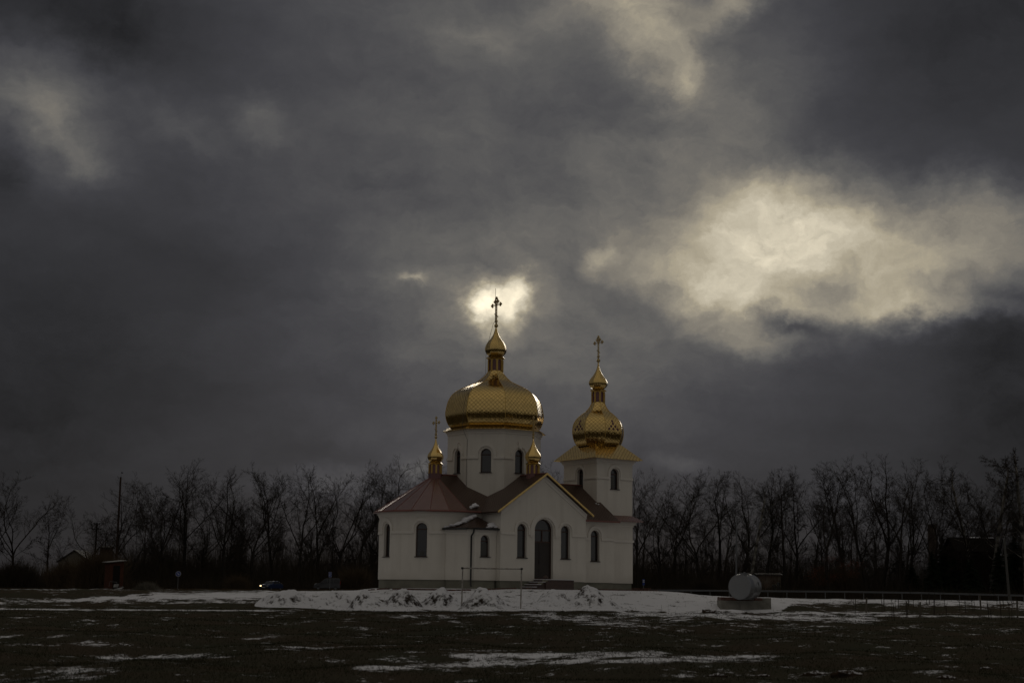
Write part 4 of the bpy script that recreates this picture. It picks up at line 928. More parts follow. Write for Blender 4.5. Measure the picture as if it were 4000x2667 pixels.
def wheel(e, x, y, r):
    wh = MB(); s = 1 if y > 0 else -1
    wh.rings([[(x + q * math.cos(t), y + d * s, r + q * math.sin(t)) for t in [2 * math.pi * i / 20 for i in range(20)]] for q, d in ((r * .6, -.09), (r * .95, -.09), (r, -.05), (r, .03), (r * .95, .06), (r * .62, .06))])
    t = wh.build('wheel', M['tyre'], e); rm = MB(); ring = [(x + r * .62 * math.cos(a), y + .045 * s, r + r * .62 * math.sin(a)) for a in [2 * math.pi * i / 20 for i in range(20)]]
    rm.add(ring, [tuple(range(20))]); rm.ball((x, y + .05 * s, r), .06, 5); rm.build('rim', M['galv'], t)
def quadp(e, name, pts, material):
    m = MB(); m.add(pts, [tuple(range(len(pts)))]); return m.build(name, material, e)
Yc = 236; p = at(1060, 2306, Yc); zr = at(1060, 2304, Yc).z - .05
prof = [(-2.05, .35), (2.0, .33), (2.06, .55), (2.03, .86), (.95, .96), (.42, 1.40), (-1.0, 1.42), (-1.55, .98), (-2.0, .93), (-2.08, .6)]
car, yy = vehicle((p.x, p.y, zr), R(-90 - 24), prof, 1.62, .32, M['blue_car'], 'parked_car', label='dark blue boxy saloon with one headlamp lit, facing the field', cat='car')
for x in (-1.3, 1.25):
    for s in (-1, 1): wheel(car, x, s * .74, .29)
quadp(car, 'windscreen', [(.91, -.70, .985), (.91, .70, .985), (.46, .58, 1.375), (.46, -.58, 1.375)], M['glass']).location = (.02, 0, .005)
quadp(car, 'rear_window', [(-1.50, .66, 1.03), (-1.50, -.66, 1.03), (-1.07, -.58, 1.38), (-1.07, .58, 1.38)], M['glass']).location = (-.02, 0, .005)
for s in (-1, 1):
    for a, b, c_, d in ((.82, -.25, -.25, .42), (-.32, -1.35, -1.0, -.32)):
        z = [(a, .99), (b, .99), (c_, 1.36), (d, 1.36)]; pts = [(x, s * (.81 - .32 * max(0, q - .95) + .006), q) for x, q in z]; quadp(car, 'side_window', pts if s < 0 else pts[::-1], M['glass'])
m = MB(); m.box((2.055, 0, .68), (.03, .98, .20)); m.build('grille', M['black'], car)
for s in (-1, 1):
    m = MB(); m.box((2.06, s * .60, .69), (.05, .26, .17)); m.build('headlight', M['lamp_on'] if s < 0 else M['lampglass'], car)
m = MB(); m.box((2.11, 0, .46), (.12, 1.60, .12)); m.build('bumper', M['black'], car)
m = MB(); m.box((2.18, 0, .46), (.02, .50, .11)); m.build('number_plate', M['plate'], car)
Yv = 238; p = at(1277, 2303, Yv); zr = at(1277, 2301, Yv).z - .12
prof = [(-1.98, .32), (1.95, .30), (2.02, .52), (1.98, .80), (1.62, .98), (1.05, 1.10), (.42, 1.70), (.05, 1.82), (-1.85, 1.83), (-1.97, 1.70), (-2.03, .9)]
van, yy = vehicle((p.x, p.y, zr), R(180 + 6), prof, 1.70, .16, M['grey_car'], 'parked_van', label='dark grey high-roofed compact van parked side-on behind the sign', cat='van')
for x in (-1.30, 1.32):
    for s in (-1, 1): wheel(van, x, s * .78, .31)
quadp(van, 'windscreen', [(1.03, -.74, 1.16), (1.03, .74, 1.16), (.46, .66, 1.66), (.46, -.66, 1.66)], M['glass']).location = (.03, 0, .01)
for s in (-1, 1):
    for z in ([(.92, 1.12), (.02, 1.12), (.02, 1.66), (.42, 1.66)], [(-.10, 1.12), (-.92, 1.12), (-.92, 1.66), (-.10, 1.66)], [(-1.05, 1.12), (-1.82, 1.12), (-1.82, 1.66), (-1.05, 1.66)]):
        pts = [(x, s * (.85 - .16 * max(0, q - .95) + .006), q) for x, q in z]; quadp(van, 'side_window', pts if s < 0 else pts[::-1], M['glass'])
    m = MB(); m.add([(1.99, s * .52, .76), (1.80, s * .852, .84), (1.52, s * .856, 1.01), (1.70, s * .60, .99)], [(0, 1, 2, 3) if s > 0 else (3, 2, 1, 0)]); o = m.build('headlight', M['lampglass'], van); o.location = (.03, s * .01, .01)
    m = MB(); m.box((-1.99, s * .76, 1.15), (.09, .14, .55)); m.build('tail_light', M['red_lamp'], van)
    m = MB(); m.box((.82, s * .95, 1.14), (.12, .18, .16)); m.build('wing_mirror', M['black'], van)
    for x in (-.02, -.98): m = MB(); m.box((x + .1, s * .865, .98), (.16, .02, .03)); m.build('door_handle', M['black'], van)
m = MB(); m.box((2.03, 0, .46), (.10, 1.5, .26)); m.build('bumper', M['black'], van)
# ------------------------------------------------------------------ road, guardrail
def road_strip():
    V_ = []; Fc = []
    xs = np.linspace(-160, 170, 120)
    for x in xs:
        for dy in (-3.6, 3.6): y = 236 + dy; V_.append((x, y, float(max(gz(x, 232.4), gz(x, 239.6))) + .06))
    for i in range(len(xs) - 1): Fc.append((2 * i, 2 * i + 2, 2 * i + 3, 2 * i + 1))
    o = np_mesh('road', V_, Fc, mat('asphalt', (.05, .05, .052), .85, nz=(.7, .8, (.08, .08, .08)))); tag(o, kind='structure')
road_strip()
grl = empty('guardrail', at(2480, 2312, 226), label='long grey steel guardrail along the road right of the church', cat='guardrail')
go = grl.location.copy(); path = [at(px, py, Y) for px, py, Y in ((2476, 2305, 228), (2700, 2305.5, 226), (3000, 2308, 222), (3300, 2310.5, 218), (3600, 2315, 214), (3900, 2323, 210), (4100, 2328, 208))]
m = MB(); prw = [(-.02, -.15), (.03, -.11), (.03, -.05), (-.02, 0), (.03, .05), (.03, .11), (-.02, .15)]
ringp = [[(q.x - go.x, q.y - go.y - a, q.z - go.z + b * .8) for a, b in prw] + [(q.x - go.x, q.y - go.y - a + .01, q.z - go.z + b * .8) for a, b in prw[::-1]] for q in path]; m.rings(ringp); m.build('rail', M['galv'], grl)
for i in range(len(path) - 1):
    n = 4
    for k in range(n if i < len(path) - 2 else n + 1):
        q = path[i].lerp(path[i + 1], k / n) - go; m = MB(); m.bb(q.x - .05, q.x + .05, q.y + .04, q.y + .12, q.z - 1.1, q.z + .1); m.build('rail_post', M['galv'], grl)
# ------------------------------------------------------------------ posts, poles, chimney
def pole(name, px, ptop, pbase, Y, r0, r1, material, label, cat, lean=0.):
    a = at(px, pbase, Y); zb_ = gz(a.x, a.y) ; t = at(px, ptop, Y); e = empty(name, (a.x, a.y, zb_), label=label, cat=cat)
    m = MB(); h = t.z - zb_; m.tube([(0, 0, -.3), (lean * h, 0, h)], [r0, r1], 10); m.build('shaft', material, e); return e, h
e, h = pole('lamp_post', 2874, 2020, 2240, 205, .13, .10, M['galv'], 'slim pale lamp post rising behind the grey tank', 'lamp post', .02)
m = MB(); m.tube([(.02 * h, 0, h - .05), (.02 * h + .5, -.1, h + .25), (.02 * h + 1.0, -.2, h + .3)], .04, 6); m.box((.02 * h + 1.15, -.22, h + .3), (.5, .18, .09)); m.build('lamp_arm', M['galv'], e)
e, h = pole('utility_pole', 3941, 2100, 2340, 190, .17, .12, M['concrete'], 'pale leaning concrete utility pole near the right edge', 'pole', -.05)
e.location.x += .1
m = MB(); m.box((-.05 * h + .0, 0, h - .1), (.24, .24, .12)); m.build('pole_cap', M['galv'], e)
e, h = pole('flag_pole', 448, 1862, 2300, 262, .20, .15, M['brick_red'], 'very tall dark slender mast with a small flag on top', 'mast', 0)
m = MB(); m.tube([(.05, 0, h), (.05, 0, h + .85)], .02, 5); m.build('tip_rod', M['black'], e)
m = MB(); m.add([(.06, 0, h + .84), (.38, .03, h + .80), (.36, .02, h + .62), (.06, 0, h + .66)], [(0, 1, 2, 3)]); m.build('flag', M['black'], e)
e, h = pole('utility_pole', 362, 2040, 2300, 250, .16, .12, M['darkwood'], 'dark timber power pole with insulators behind the spreading tree', 'pole', .01)
m = MB()
for z, hw in ((h - .25, .45), (h - 1.1, .75)): m.box((.01 * h, 0, z), (2 * hw, .09, .1))
m.build('crossarm', M['darkwood'], e); m = MB()
for z, xs in ((h - .12, (-.4, .4)), (h - .95, (-.7, -.3, .3, .7))):
    for x in xs: m.ball((x + .01 * h, 0, z), .1, 6, 1.3)
m.build('insulator', M['black'], e)
for k_, (ya, yb) in enumerate(((2072, 2086), (2090, 2100), (2110, 2112))):
    a = at(368, ya, 250); b = at(1480, yb + 4, 252); m = MB()
    m.tube([tuple(a.lerp(b, t / 20) - a - Vector((0, 0, 4 * .9 * (t / 20) * (1 - t / 20)))) for t in range(21)], .012, 4); o = m.build('power_line', M['cable']); o.location = a
    tag(o, ('topmost thin power line strung from the left power pole', 'middle thin power line strung from the left power pole', 'lowest thin power line strung from the left power pole')[k_], 'power line', 'power lines on the left')
for k_, (ya, yb) in enumerate(((2052, 2074), (2056, 2081))):
    a = at(2490, ya, 252); b = at(3925, yb, 240); m = MB()
    m.tube([tuple(a.lerp(b, t / 20) - a - Vector((0, 0, 4 * .5 * (t / 20) * (1 - t / 20)))) for t in range(21)], .012, 4); o = m.build('power_line', M['cable']); o.location = a
    tag(o, ('upper thin power line among the trees on the right', 'lower thin power line among the trees on the right')[k_], 'power line', 'power lines on the right')
# ------------------------------------------------------------------ wooden shed and the junk beside it
Ys = 158; a = at(425, 2298, Ys); k_ = Ys / F; zg_ = gz(a.x, Ys)
shed = empty('wooden_shed', (a.x, Ys, zg_), R(32), label='narrow red-brown boarded shed with a slanting grey roof', cat='shed')
Hs = at(470, 2196, Ys).z - zg_; Hb = Hs + .22
shw, shd = 1.42, 1.55
m = MB()
def board_wall(m, p0, p1, z0, za, zb_):
    p0 = Vector(p0); p1 = Vector(p1); n = int((p1 - p0).length / .14); nn = Vector(((p1 - p0).y, -(p1 - p0).x, 0)).normalized()
    for i in range(n):
        q0 = p0.lerp(p1, (i + .04) / n); q1 = p0.lerp(p1, (i + .96) / n); t = .02 + .02 * (i % 2); zt_ = za + (zb_ - za) * (i + .5) / n; c_ = (q0 + q1) / 2
        m.box((c_.x + nn.x * t / 2, c_.y + nn.y * t / 2, (z0 + zt_) / 2), ((q1 - q0).length, t, zt_ - z0), math.atan2((p1 - p0).y, (p1 - p0).x))
x0, x1, y0_, y1_ = 0, shw, 0, shd
m.prism([(.03, .03), (shw - .03, .03), (shw - .03, shd - .03), (.03, shd - .03)], -.2, Hs - .02)
for p0, p1, a_, b_ in (((0, 0, 0), (shw, 0, 0), Hs, Hs + .1), ((shw, 0, 0), (shw, shd, 0), Hs + .1, Hs + .1), ((shw, shd, 0), (0, shd, 0), Hs + .1, Hs), ((0, shd, 0), (0, 0, 0), Hs, Hs)): board_wall(m, p0, p1, -.15, a_, b_)
m.build('board_wall', M['wood_red'], shed)
m = MB(); m.slab([(-.3, -.3, Hs + .02), (shw + .25, -.3, Hs + .24), (shw + .25, shd + .25, Hs + .30), (-.3, shd + .25, Hs + .06)], .07); m.build('roof', M['grey_roof'], shed)
m = MB(); m.bb(.35, 1.05, -.07, -.045, 0, Hs - .3); m.build('door', M['darkwood'], shed)
jp = ground_hit(448, 2302, 120, 200); jp = at(446, 2299, 150); jz = gz(jp.x, jp.y)
jk = empty('scrap_cart', (jp.x, jp.y, jz), .1, label='pale upturned handcart with loose boards dumped in front of the shed', cat='scrap')
m = MB(); m.slab([(-1.2, 0, .10), (.2, 0, .22), (.2, .7, .30), (-1.2, .7, .16)], .05); m.slab([(-.3, -.2, .08), (.75, -.2, .30), (.8, .5, .46), (-.3, .5, .20)], .05); m.build('tray', M['junk'], jk)
m = MB(); m.slab([(-.1, 0, .42), (.35, 0, .42), (.40, .12, .72), (-.05, .12, .72)], .03); m.build('loose_board', M['junk'], jk)
m = MB(); m.tube([(.7, 0, 0), (.78, 0, .5), (.3, .1, .55)], .03, 6); m.tube([(-.5, 0, .5), (-.45, .1, .95), (.2, .1, .9), (.25, 0, .5)], .02, 6); m.build('frame_pipe', M['galv'], jk)
# ------------------------------------------------------------------ buildings behind the trees
def house(name, px0, px1, peave, pridge, Y, dep, wallm, roofm, label, ridge_x=True, wins=(), chim=None, snow_edge=False):
    a = at(px0, peave, Y); b = at(px1, peave, Y); wd = b.x - a.x; zg_ = gz((a.x + b.x) / 2, Y); He = a.z - zg_; Hr = at((px0 + px1) / 2, pridge, Y + dep / 2).z - zg_
    e = empty(name, ((a.x + b.x) / 2, Y, zg_), label=label, cat='building'); h_ = wd / 2
    m = MB()
    if ridge_x: m.prism([(-h_, 0), (h_, 0), (h_, dep), (-h_, dep)], -1, He); m.add([(-h_, 0, He), (-h_, dep, He), (-h_, dep / 2, Hr - .05), (h_, 0, He), (h_, dep, He), (h_, dep / 2, Hr - .05)], [(0, 2, 1), (3, 4, 5)])
    else: m.prism([(-h_, 0), (h_, 0), (h_, dep), (-h_, dep)], -1, He); m.add([(-h_, 0, He), (h_, 0, He), (0, 0, Hr - .05), (-h_, dep, He), (h_, dep, He), (0, dep, Hr - .05)], [(0, 1, 2), (3, 5, 4)])
    m.build('wall', wallm, e); m = MB(); o = .35
    if ridge_x: m.slab([(-h_ - o, -o, He - .1), (h_ + o, -o, He - .1), (h_ + o, dep / 2, Hr), (-h_ - o, dep / 2, Hr)], .1); m.slab([(h_ + o, dep + o, He - .1), (-h_ - o, dep + o, He - .1), (-h_ - o, dep / 2, Hr), (h_ + o, dep / 2, Hr)], .1)
    else: m.slab([(-h_ - o, dep + o, He - .15), (-h_ - o, -o, He - .15), (0, -o, Hr), (0, dep + o, Hr)], .1); m.slab([(h_ + o, -o, He - .15), (h_ + o, dep + o, He - .15), (0, dep + o, Hr), (0, -o, Hr)], .1)
    rf = m.build('roof', roofm, e)
    if snow_edge:
        m = MB(); m.slab([(-h_ * snow_edge, dep / 2 - .5, Hr - .09), (h_ + o, dep / 2 - .5, Hr - .09), (h_ + o, dep / 2, Hr + .05), (-h_ * snow_edge, dep / 2, Hr + .05)], .05); m.build('roof_snow', M['snow'], rf)
    if chim: m = MB(); m.bb(chim[0], chim[0] + .7, dep / 2 - .35, dep / 2 + .35, He, Hr + chim[1]); m.build('chimney', M['brick_red'], rf)
    for (x, z, w_, hh) in wins:
        m = MB(); m.bb(x - w_ / 2 - .07, x + w_ / 2 + .07, -.06, -.002, z - .07, z + hh + .07); f_ = m.build('window', M['stepside'], e); m = MB(); m.bb(x - w_ / 2, x + w_ / 2, -.075, -.062, z, z + hh); m.build('pane', M['pane'], f_)
    return e
house('farm_house', 228, 352, 2190, 2148, 282, 8, mat('cream_wall', (.15, .135, .11), .9), mat('dark_tile_roof', (.028, .024, .024), .8), 'far low house with a dark gable roof behind the left trees', False, ((-1.2, 1.2, .8, 1.1), (1.2, 1.2, .8, 1.1)))
house('brick_outbuilding', 392, 425, 2134, 2131, 275, 3, M['brick_red'], M['grey_roof'], 'narrow dark brick tower of an outbuilding left of the tall mast', True)
p = at(407, 2130, 275); e = empty('stove_chimney', (p.x, p.y + 1, p.z), label='thin black stovepipe standing on the narrow brick outbuilding', cat='chimney')
m = MB(); m.tube([(0, 0, -.2), (0, 0, 2.2)], .1, 10); m.build('pipe', M['black'], e); m = MB(); m.tube([(0, 0, 2.2), (0, 0, 2.28)], .17, 10); m.build('cap', M['black'], e)
hut = house('brick_hut', 2962, 3050, 2240, 2238, 258, 4, mat('hut_render', (.17, .14, .11), .9, nz=(1, .8, (.12, .07, .05))), M['grey_roof'], 'low flat-roofed brick hut with snow on its roof, behind the tank', True, ((.75, .6, .55, 1.6), (1.45, .4, .5, 2.2)))
house('timber_house', 3740, 3905, 2150, 2098, 268, 9, M['darkwood'], M['darkwood'], 'large black timber house with a snow-edged roof among the right-hand trees', True, ((-1.8, 3.4, .9, 1.0), (2.2, 3.4, .9, 1.0)), None, .2)
e = None
a = at(3630, 2050, 300); b = at(3657, 2050, 300); zg_ = gz(a.x, 300); tw = empty('brick_tower', ((a.x + b.x) / 2, 300, zg_), label='square dark brick tower half hidden behind the right-hand trees', cat='tower')
m = MB(); hh = a.z - zg_; w_ = (b.x - a.x) / 2; m.prism([(-w_, 0), (w_, 0), (w_, 2 * w_), (-w_, 2 * w_)], -1, hh); m.build('shaft', mat('pale_brick', (.10, .08, .068), .95, spec=0.), tw); m = MB(); m.prism([(-w_ - .12, -.12), (w_ + .12, -.12), (w_ + .12, 2 * w_ + .12), (-w_ - .12, 2 * w_ + .12)], hh, hh + .22); m.build('tower_cap', M['concrete'], tw)
# ------------------------------------------------------------------ trees
def tree_mesh(seed, H, kind):
    rs = random.Random(seed); TR = []; CR = []
    P = dict(oak=dict(up=.045, wob=.17, nl=5, nld=5, sp=(.25, .72), first=.40), tall=dict(up=.05, wob=.13, nl=5, nld=4, sp=(.2, .55), first=.42), wide=dict(up=.03, wob=.20, nl=6, nld=6, sp=(.35, .95), first=.25),
             slim=dict(up=.05, wob=.12, nl=5, nld=3, sp=(.10, .35), first=.45), birch=dict(up=.03, wob=.08, nl=17, nld=1, sp=(.05, .15), first=.32))[kind]
    def seg(p, d, ln, r0, r1, n, wob, up, out):
        pts = [p.copy()]; rr = [r0]; q = p.copy(); d = d.copy(); dirs = []
        for i in range(n):
            d = (d + Vector((rs.gauss(0, wob), rs.gauss(0, wob), rs.gauss(0, wob * .6) + up))).normalized(); q = q + d * (ln / n)
            pts.append(q.copy()); rr.append(r0 + (r1 - r0) * (i + 1) / n); dirs.append(d.copy())
        out.append((pts, rr)); return pts, rr, dirs
    def side(d, ang):
        a = d.orthogonal().normalized(); a = Matrix.Rotation(rs.uniform(0, 6.283), 3, d) @ a
        return (d * math.cos(ang) + a * math.sin(ang)).normalized()
    def branch(p, d, ln, r, lev):
        out = TR if lev <= 1 else CR
        n = (7, 9, 6, 4, 2)[lev]; up = P['up'] * (1, 1.2, .8, .4, .1)[lev]
        if kind == 'birch' and lev >= 3: up = -.18
        tip = r * (.3 if lev < 3 else .5)
        pts, rr, dirs = seg(p, d, ln, r, tip, n, P['wob'] * (.5, .9, 1.1, 1.2, 1)[lev], up, out)
        if lev == 4: return
        nc = (0, 11, 7, 8, 0)[lev]
        for i in range(nc):
            t0 = .28 if lev == 1 else .15; t = t0 + (1 - t0) * (i + rs.uniform(.1, 1.0)) / nc; t = min(.99, t); k = min(int(t * n), n - 1); q = pts[k].lerp(pts[k + 1], t * n - k)
            L2 = ln * rs.uniform(.22, .42) * (1.1 - .35 * t) if lev == 1 else ln * rs.uniform(.30, .52) * (1.15 - .5 * t)
            branch(q, side(dirs[k], rs.uniform(.45, .95)), L2, max(rr[k] * .5, .0095), lev + 1)
        if lev < 3:
            for _ in (0, 1): branch(pts[-1], side(dirs[-1], rs.uniform(.15, .5)), ln * rs.uniform(.22, .34), max(tip * .9, .0095), lev + 1)
    r0 = H * .0135 * rs.uniform(.85, 1.15); TL = {'birch': .88, 'slim': .5, 'tall': .42, 'oak': .34, 'wide': .2}[kind]
    lean = Vector((rs.gauss(0, .06), rs.gauss(0, .05), 1)).normalized()
    pts, rr, dirs = seg(Vector((0, 0, -.3)), lean, H * TL, r0, r0 * .62, 12, P['wob'] * .3, .02, TR)
    for i in range(P['nld']):      # the leaders fan out from the top third of the trunk and carry the crown
        t = .68 + .32 * (i + 1) / P['nld'] if i else 1.; t = min(t, .999); k = min(int(t * 12), 11); q = pts[k].lerp(pts[k + 1], t * 12 - k); a_ = rs.uniform(*P['sp']) if i else P['sp'][0] * .4
        branch(q, side(dirs[k], a_), H * (1 - TL * t) * rs.uniform(.82, 1.0) * (1 - a_ * .18), rr[k] * (.74 if i == 0 else rs.uniform(.42, .68)), 1)
    for i in range(P['nl']):
        t = P['first'] + (1 - P['first']) * (i + rs.random() * .9) / P['nl']; t = min(t, .985); k = min(int(t * 12), 11); q = pts[k].lerp(pts[k + 1], t * 12 - k)
        branch(q, side(dirs[k], rs.uniform(.7, 1.25)), H * rs.uniform(.10, .24) * (.8 if kind == 'birch' else 1), rr[k] * .26, 1)
    top = max(p.z for ps, _ in TR + CR for p in ps)
    def mesh(lst, n, f):
        V_ = []; Fc = []; s = H / top
        for ps, rr_ in lst:
            b = len(V_); up_ = Vector((.3, .2, 1))
            for i, p in enumerate(ps):
                d = (ps[min(i + 1, len(ps) - 1)] - ps[max(i - 1, 0)]); a = d.cross(up_); a = a.normalized() if a.length > 1e-5 else Vector((1, 0, 0)); c_ = d.cross(a).normalized()
                for k in range(n):
                    t = 6.2832 * k / n; V_.append((p + (a * math.cos(t) + c_ * math.sin(t)) * rr_[i] * f) * s)
            for i in range(len(ps) - 1):
                for k in range(n): Fc.append((b + i * n + k, b + i * n + (k + 1) % n, b + (i + 1) * n + (k + 1) % n, b + (i + 1) * n + k))
        return np.array(V_, dtype=np.float32), np.array(Fc, dtype=np.int32)
    return mesh(TR, 5, 1.0), mesh(CR, 3, 1.0)
KINDS_ = dict(oak=[(11, 20), (12, 20), (13, 20)], tall=[(21, 21), (22, 21), (23, 21), (24, 21)], wide=[(31, 14), (32, 15)], slim=[(41, 18), (42, 18)], birch=[(51, 21)])
VAR = {}
def get_tree(kind, i):
    key = (kind, i % len(KINDS_[kind]))
    if key not in VAR:
        sd_, H = KINDS_[kind][key[1]]; (tv, tf), (cv, cf) = tree_mesh(sd_, H, kind)
        a = np_mesh('trunk', tv, tf, M['birch'] if kind == 'birch' else M['bark'], smooth=True); b = np_mesh('crown', cv, cf, M['twig'])
        VAR[key] = (a.data, b.data, H, (tv, tf, cv, cf)); bpy.data.objects.remove(a); bpy.data.objects.remove(b)
    return VAR[key]
def place_tree(kind, i, px, ptop, Y, label, name='bare_tree', rz=None, fat=1.0, group='bare trees along the road'):
    tm, cm, H, _ = get_tree(kind, i); t = at(px, ptop, Y); zg_ = gz(t.x, Y); s = (t.z - zg_) / H
    e = empty(name, (t.x, Y, zg_), i * 2.399 if rz is None else rz, label=label, cat='tree', group=group); e.scale = (s * fat, s * fat, s)
    for nm, d in (('trunk', tm), ('crown', cm)): o = bpy.data.objects.new(nm, d); C.objects.link(o); o.parent = e
    return e
TREES = [ # x of trunk, y of top, kind, variant, distance, label
 (-40, 1850, 'oak', 0, 262, 'bare tree cut by the left edge of the picture'),
 (62, 1838, 'oak', 1, 255, 'big spreading bare tree nearest the left edge, trunk forked low'),
 (205, 1962, 'slim', 0, 258, 'thin low bare tree alone in the gap left of the dark-roofed house'),
 (345, 1950, 'wide', 0, 250, 'low wide-spreading bare tree in front of the timber power pole'),
 (462, 1875, 'tall', 0, 266, 'bare tree growing right behind the tall mast with the flag'),
 (535, 1950, 'wide', 1, 262, 'tangled low bare tree just right of the boarded shed'),
 (622, 1830, 'oak', 2, 256, 'bare tree with forked trunk between the shed and the round blue sign'),
 (742, 1816, 'tall', 1, 262, 'tall bare tree right of the round blue sign, the first beyond it'),
 (815, 1850, 'oak', 0, 270, 'bare tree second beyond the round blue sign'),
 (905, 1828, 'tall', 2, 258, 'bare tree third beyond the round blue sign'),
 (1010, 1812, 'oak', 1, 262, 'bare tree left of the blue saloon, its crown standing highest there'),
 (1085, 1850, 'slim', 1, 268, 'slender bare tree directly above the blue saloon'),
 (1185, 1822, 'tall', 3, 256, 'bare tree between the blue saloon and the grey van'),
 (1262, 1840, 'slim', 0, 270, 'slender bare tree just left of the U-turn sign'),
 (1330, 1802, 'oak', 2, 262, 'tall bare tree right above the rear of the grey van'),
 (1420, 1815, 'tall', 0, 258, 'bare tree close to the left wall of the church apse'),
 (1495, 1795, 'oak', 0, 268, 'bare tree whose trunk is hidden by the left edge of the apse'),
 (1590, 1768, 'oak', 1, 262, 'large bare crown standing over the red-brown apse roof'),
 (1740, 1790, 'tall', 1, 270, 'bare crown between the left cupola and the drum'),
 (2140, 1795, 'tall', 2, 268, 'left one of the two bare crowns between drum and bell tower'),
 (2195, 1805, 'oak', 2, 262, 'right one of the two bare crowns between drum and bell tower'),
 (2490, 1826, 'tall', 3, 256, 'bare tree touching the right wall of the bell tower'),
 (2558, 1822, 'oak', 0, 262, 'bare tree just right of the bus stop sign'),
 (2640, 1828, 'tall', 0, 268, 'bare tree second to the right of the bus stop sign'),
 (2722, 1818, 'oak', 1, 258, 'bare tree midway between the bus stop sign and the tank'),
 (2800, 1850, 'slim', 1, 270, 'slender bare tree left of the pale lamp post'),
 (2885, 1836, 'tall', 1, 260, 'bare tree rising just behind the lamp post and the tank'),
 (2925, 1900, 'birch', 0, 254, 'young birch with a pale trunk above the tank'),
 (2985, 1828, 'tall', 2, 262, 'bare tree in front of the brick hut, left of its windows'),
 (3058, 1835, 'slim', 0, 256, 'straight slender bare tree at the right corner of the brick hut'),
 (3105, 1820, 'tall', 3, 266, 'bare tree next beyond the right corner of the brick hut'),
 (3232, 1778, 'tall', 0, 255, 'bare tree with brown leaf tufts clinging low on its trunk'),
 (3302, 1830, 'slim', 1, 268, 'slender bare tree right of the leaf-tufted one'),
 (3378, 1785, 'oak', 2, 256, 'tall bare tree with a low-forked trunk above the first saplings'),
 (3430, 1770, 'tall', 1, 262, 'straight tall bare tree with the highest crown left of the brick tower'),
 (3496, 1850, 'slim', 0, 256, 'slender bare tree second to the left of the brick tower'),
 (3534, 1842, 'tall', 2, 268, 'bare tree next to the left of the brick tower'),
 (3634, 1775, 'oak', 0, 258, 'broad bare tree growing in front of the square brick tower'),
 (3735, 1812, 'oak', 1, 256, 'bare tree at the left end of the black timber house'),
 (3790, 1830, 'birch', 0, 262, 'birch in front of the left half of the timber house'),
 (3852, 1786, 'birch', 0, 256, 'tall birch with drooping twigs before the right half of the timber house'),
 (3905, 1840, 'oak', 2, 262, 'bare tree at the right end of the black timber house'),
 (3985, 1758, 'birch', 0, 254, 'tall birch at the right edge of the picture, behind the leaning pole'),
 (4060, 1780, 'oak', 0, 262, 'bare tree cut by the right edge of the picture')]
for i, (px, pt, kd, vi, Y, lab) in enumerate(TREES):
    e = place_tree(kd, vi, px, pt - (12 if px < 1500 else 6), Y, lab, 'birch_tree' if kd == 'birch' else 'bare_tree', i * 2.4, 1.22)
    if 'leaf tufts' in lab:
        rs = random.Random(5); m = MB(); s = e.scale.x
        for c_ in ((.6, 0, 3.2), (-1.4, .3, 4.2), (1.8, 0, 4.8), (2.6, -.3, 3.6), (-.6, 0, 2.4), (3.2, .2, 5.0), (-2.0, 0, 3.2), (.2, 0, 5.6)):
            for _ in range(150):
                q = Vector(c_) + Vector((rs.gauss(0, .55), rs.gauss(0, .5), rs.gauss(0, .35))); a = Vector((rs.gauss(0, 1), rs.gauss(0, 1), rs.gauss(0, 1))).normalized() * .07; b = a.orthogonal().normalized() * .05
                m.add([q - a, q + b, q + a, q - b], [(0, 1, 2, 3)])
        o = m.build('brown_leaves', M['leaf_brown'], e); o.rotation_euler = (0, 0, -e.rotation_euler.z)
# the deeper wood behind the road, one mass
rs = random.Random(99); Vs = []; Fs = []; off = 0
for n_ in range(130):
    px = rs.uniform(-150, 4150); Y = rs.uniform(278, 345); edge = px < 560
    if edge and rs.random() < .75: continue
    kd = rs.choice(('slim', 'tall', 'slim')); vi = rs.randrange(3); tm, cm, H, (tv, tf, cv, cf) = get_tree(kd, vi)
    top = rs.uniform(1930, 2100) if px > 500 else rs.uniform(2080, 2160); t = at(px, top, Y); g_ = gz(t.x, Y); s = (t.z - g_) / H; a = rs.uniform(0, 6.28); ca, sa = math.cos(a) * s, math.sin(a) * s
    keep = np.zeros(len(cf) // 3, bool); keep[::2] = True
    for v, f in ((tv, tf), (cv, cf)):
        q = np.stack([v[:, 0] * ca - v[:, 1] * sa + t.x, v[:, 0] * sa + v[:, 1] * ca + Y, v[:, 2] * s + g_], -1); Vs.append(q); Fs.append(f + off); off += len(v)
o = np_mesh('woodland', np.concatenate(Vs), np.concatenate(Fs), M['bark']); tag(o, 'deeper rows of bare trees filling the wood behind the roadside trees', 'wood', kind='stuff')
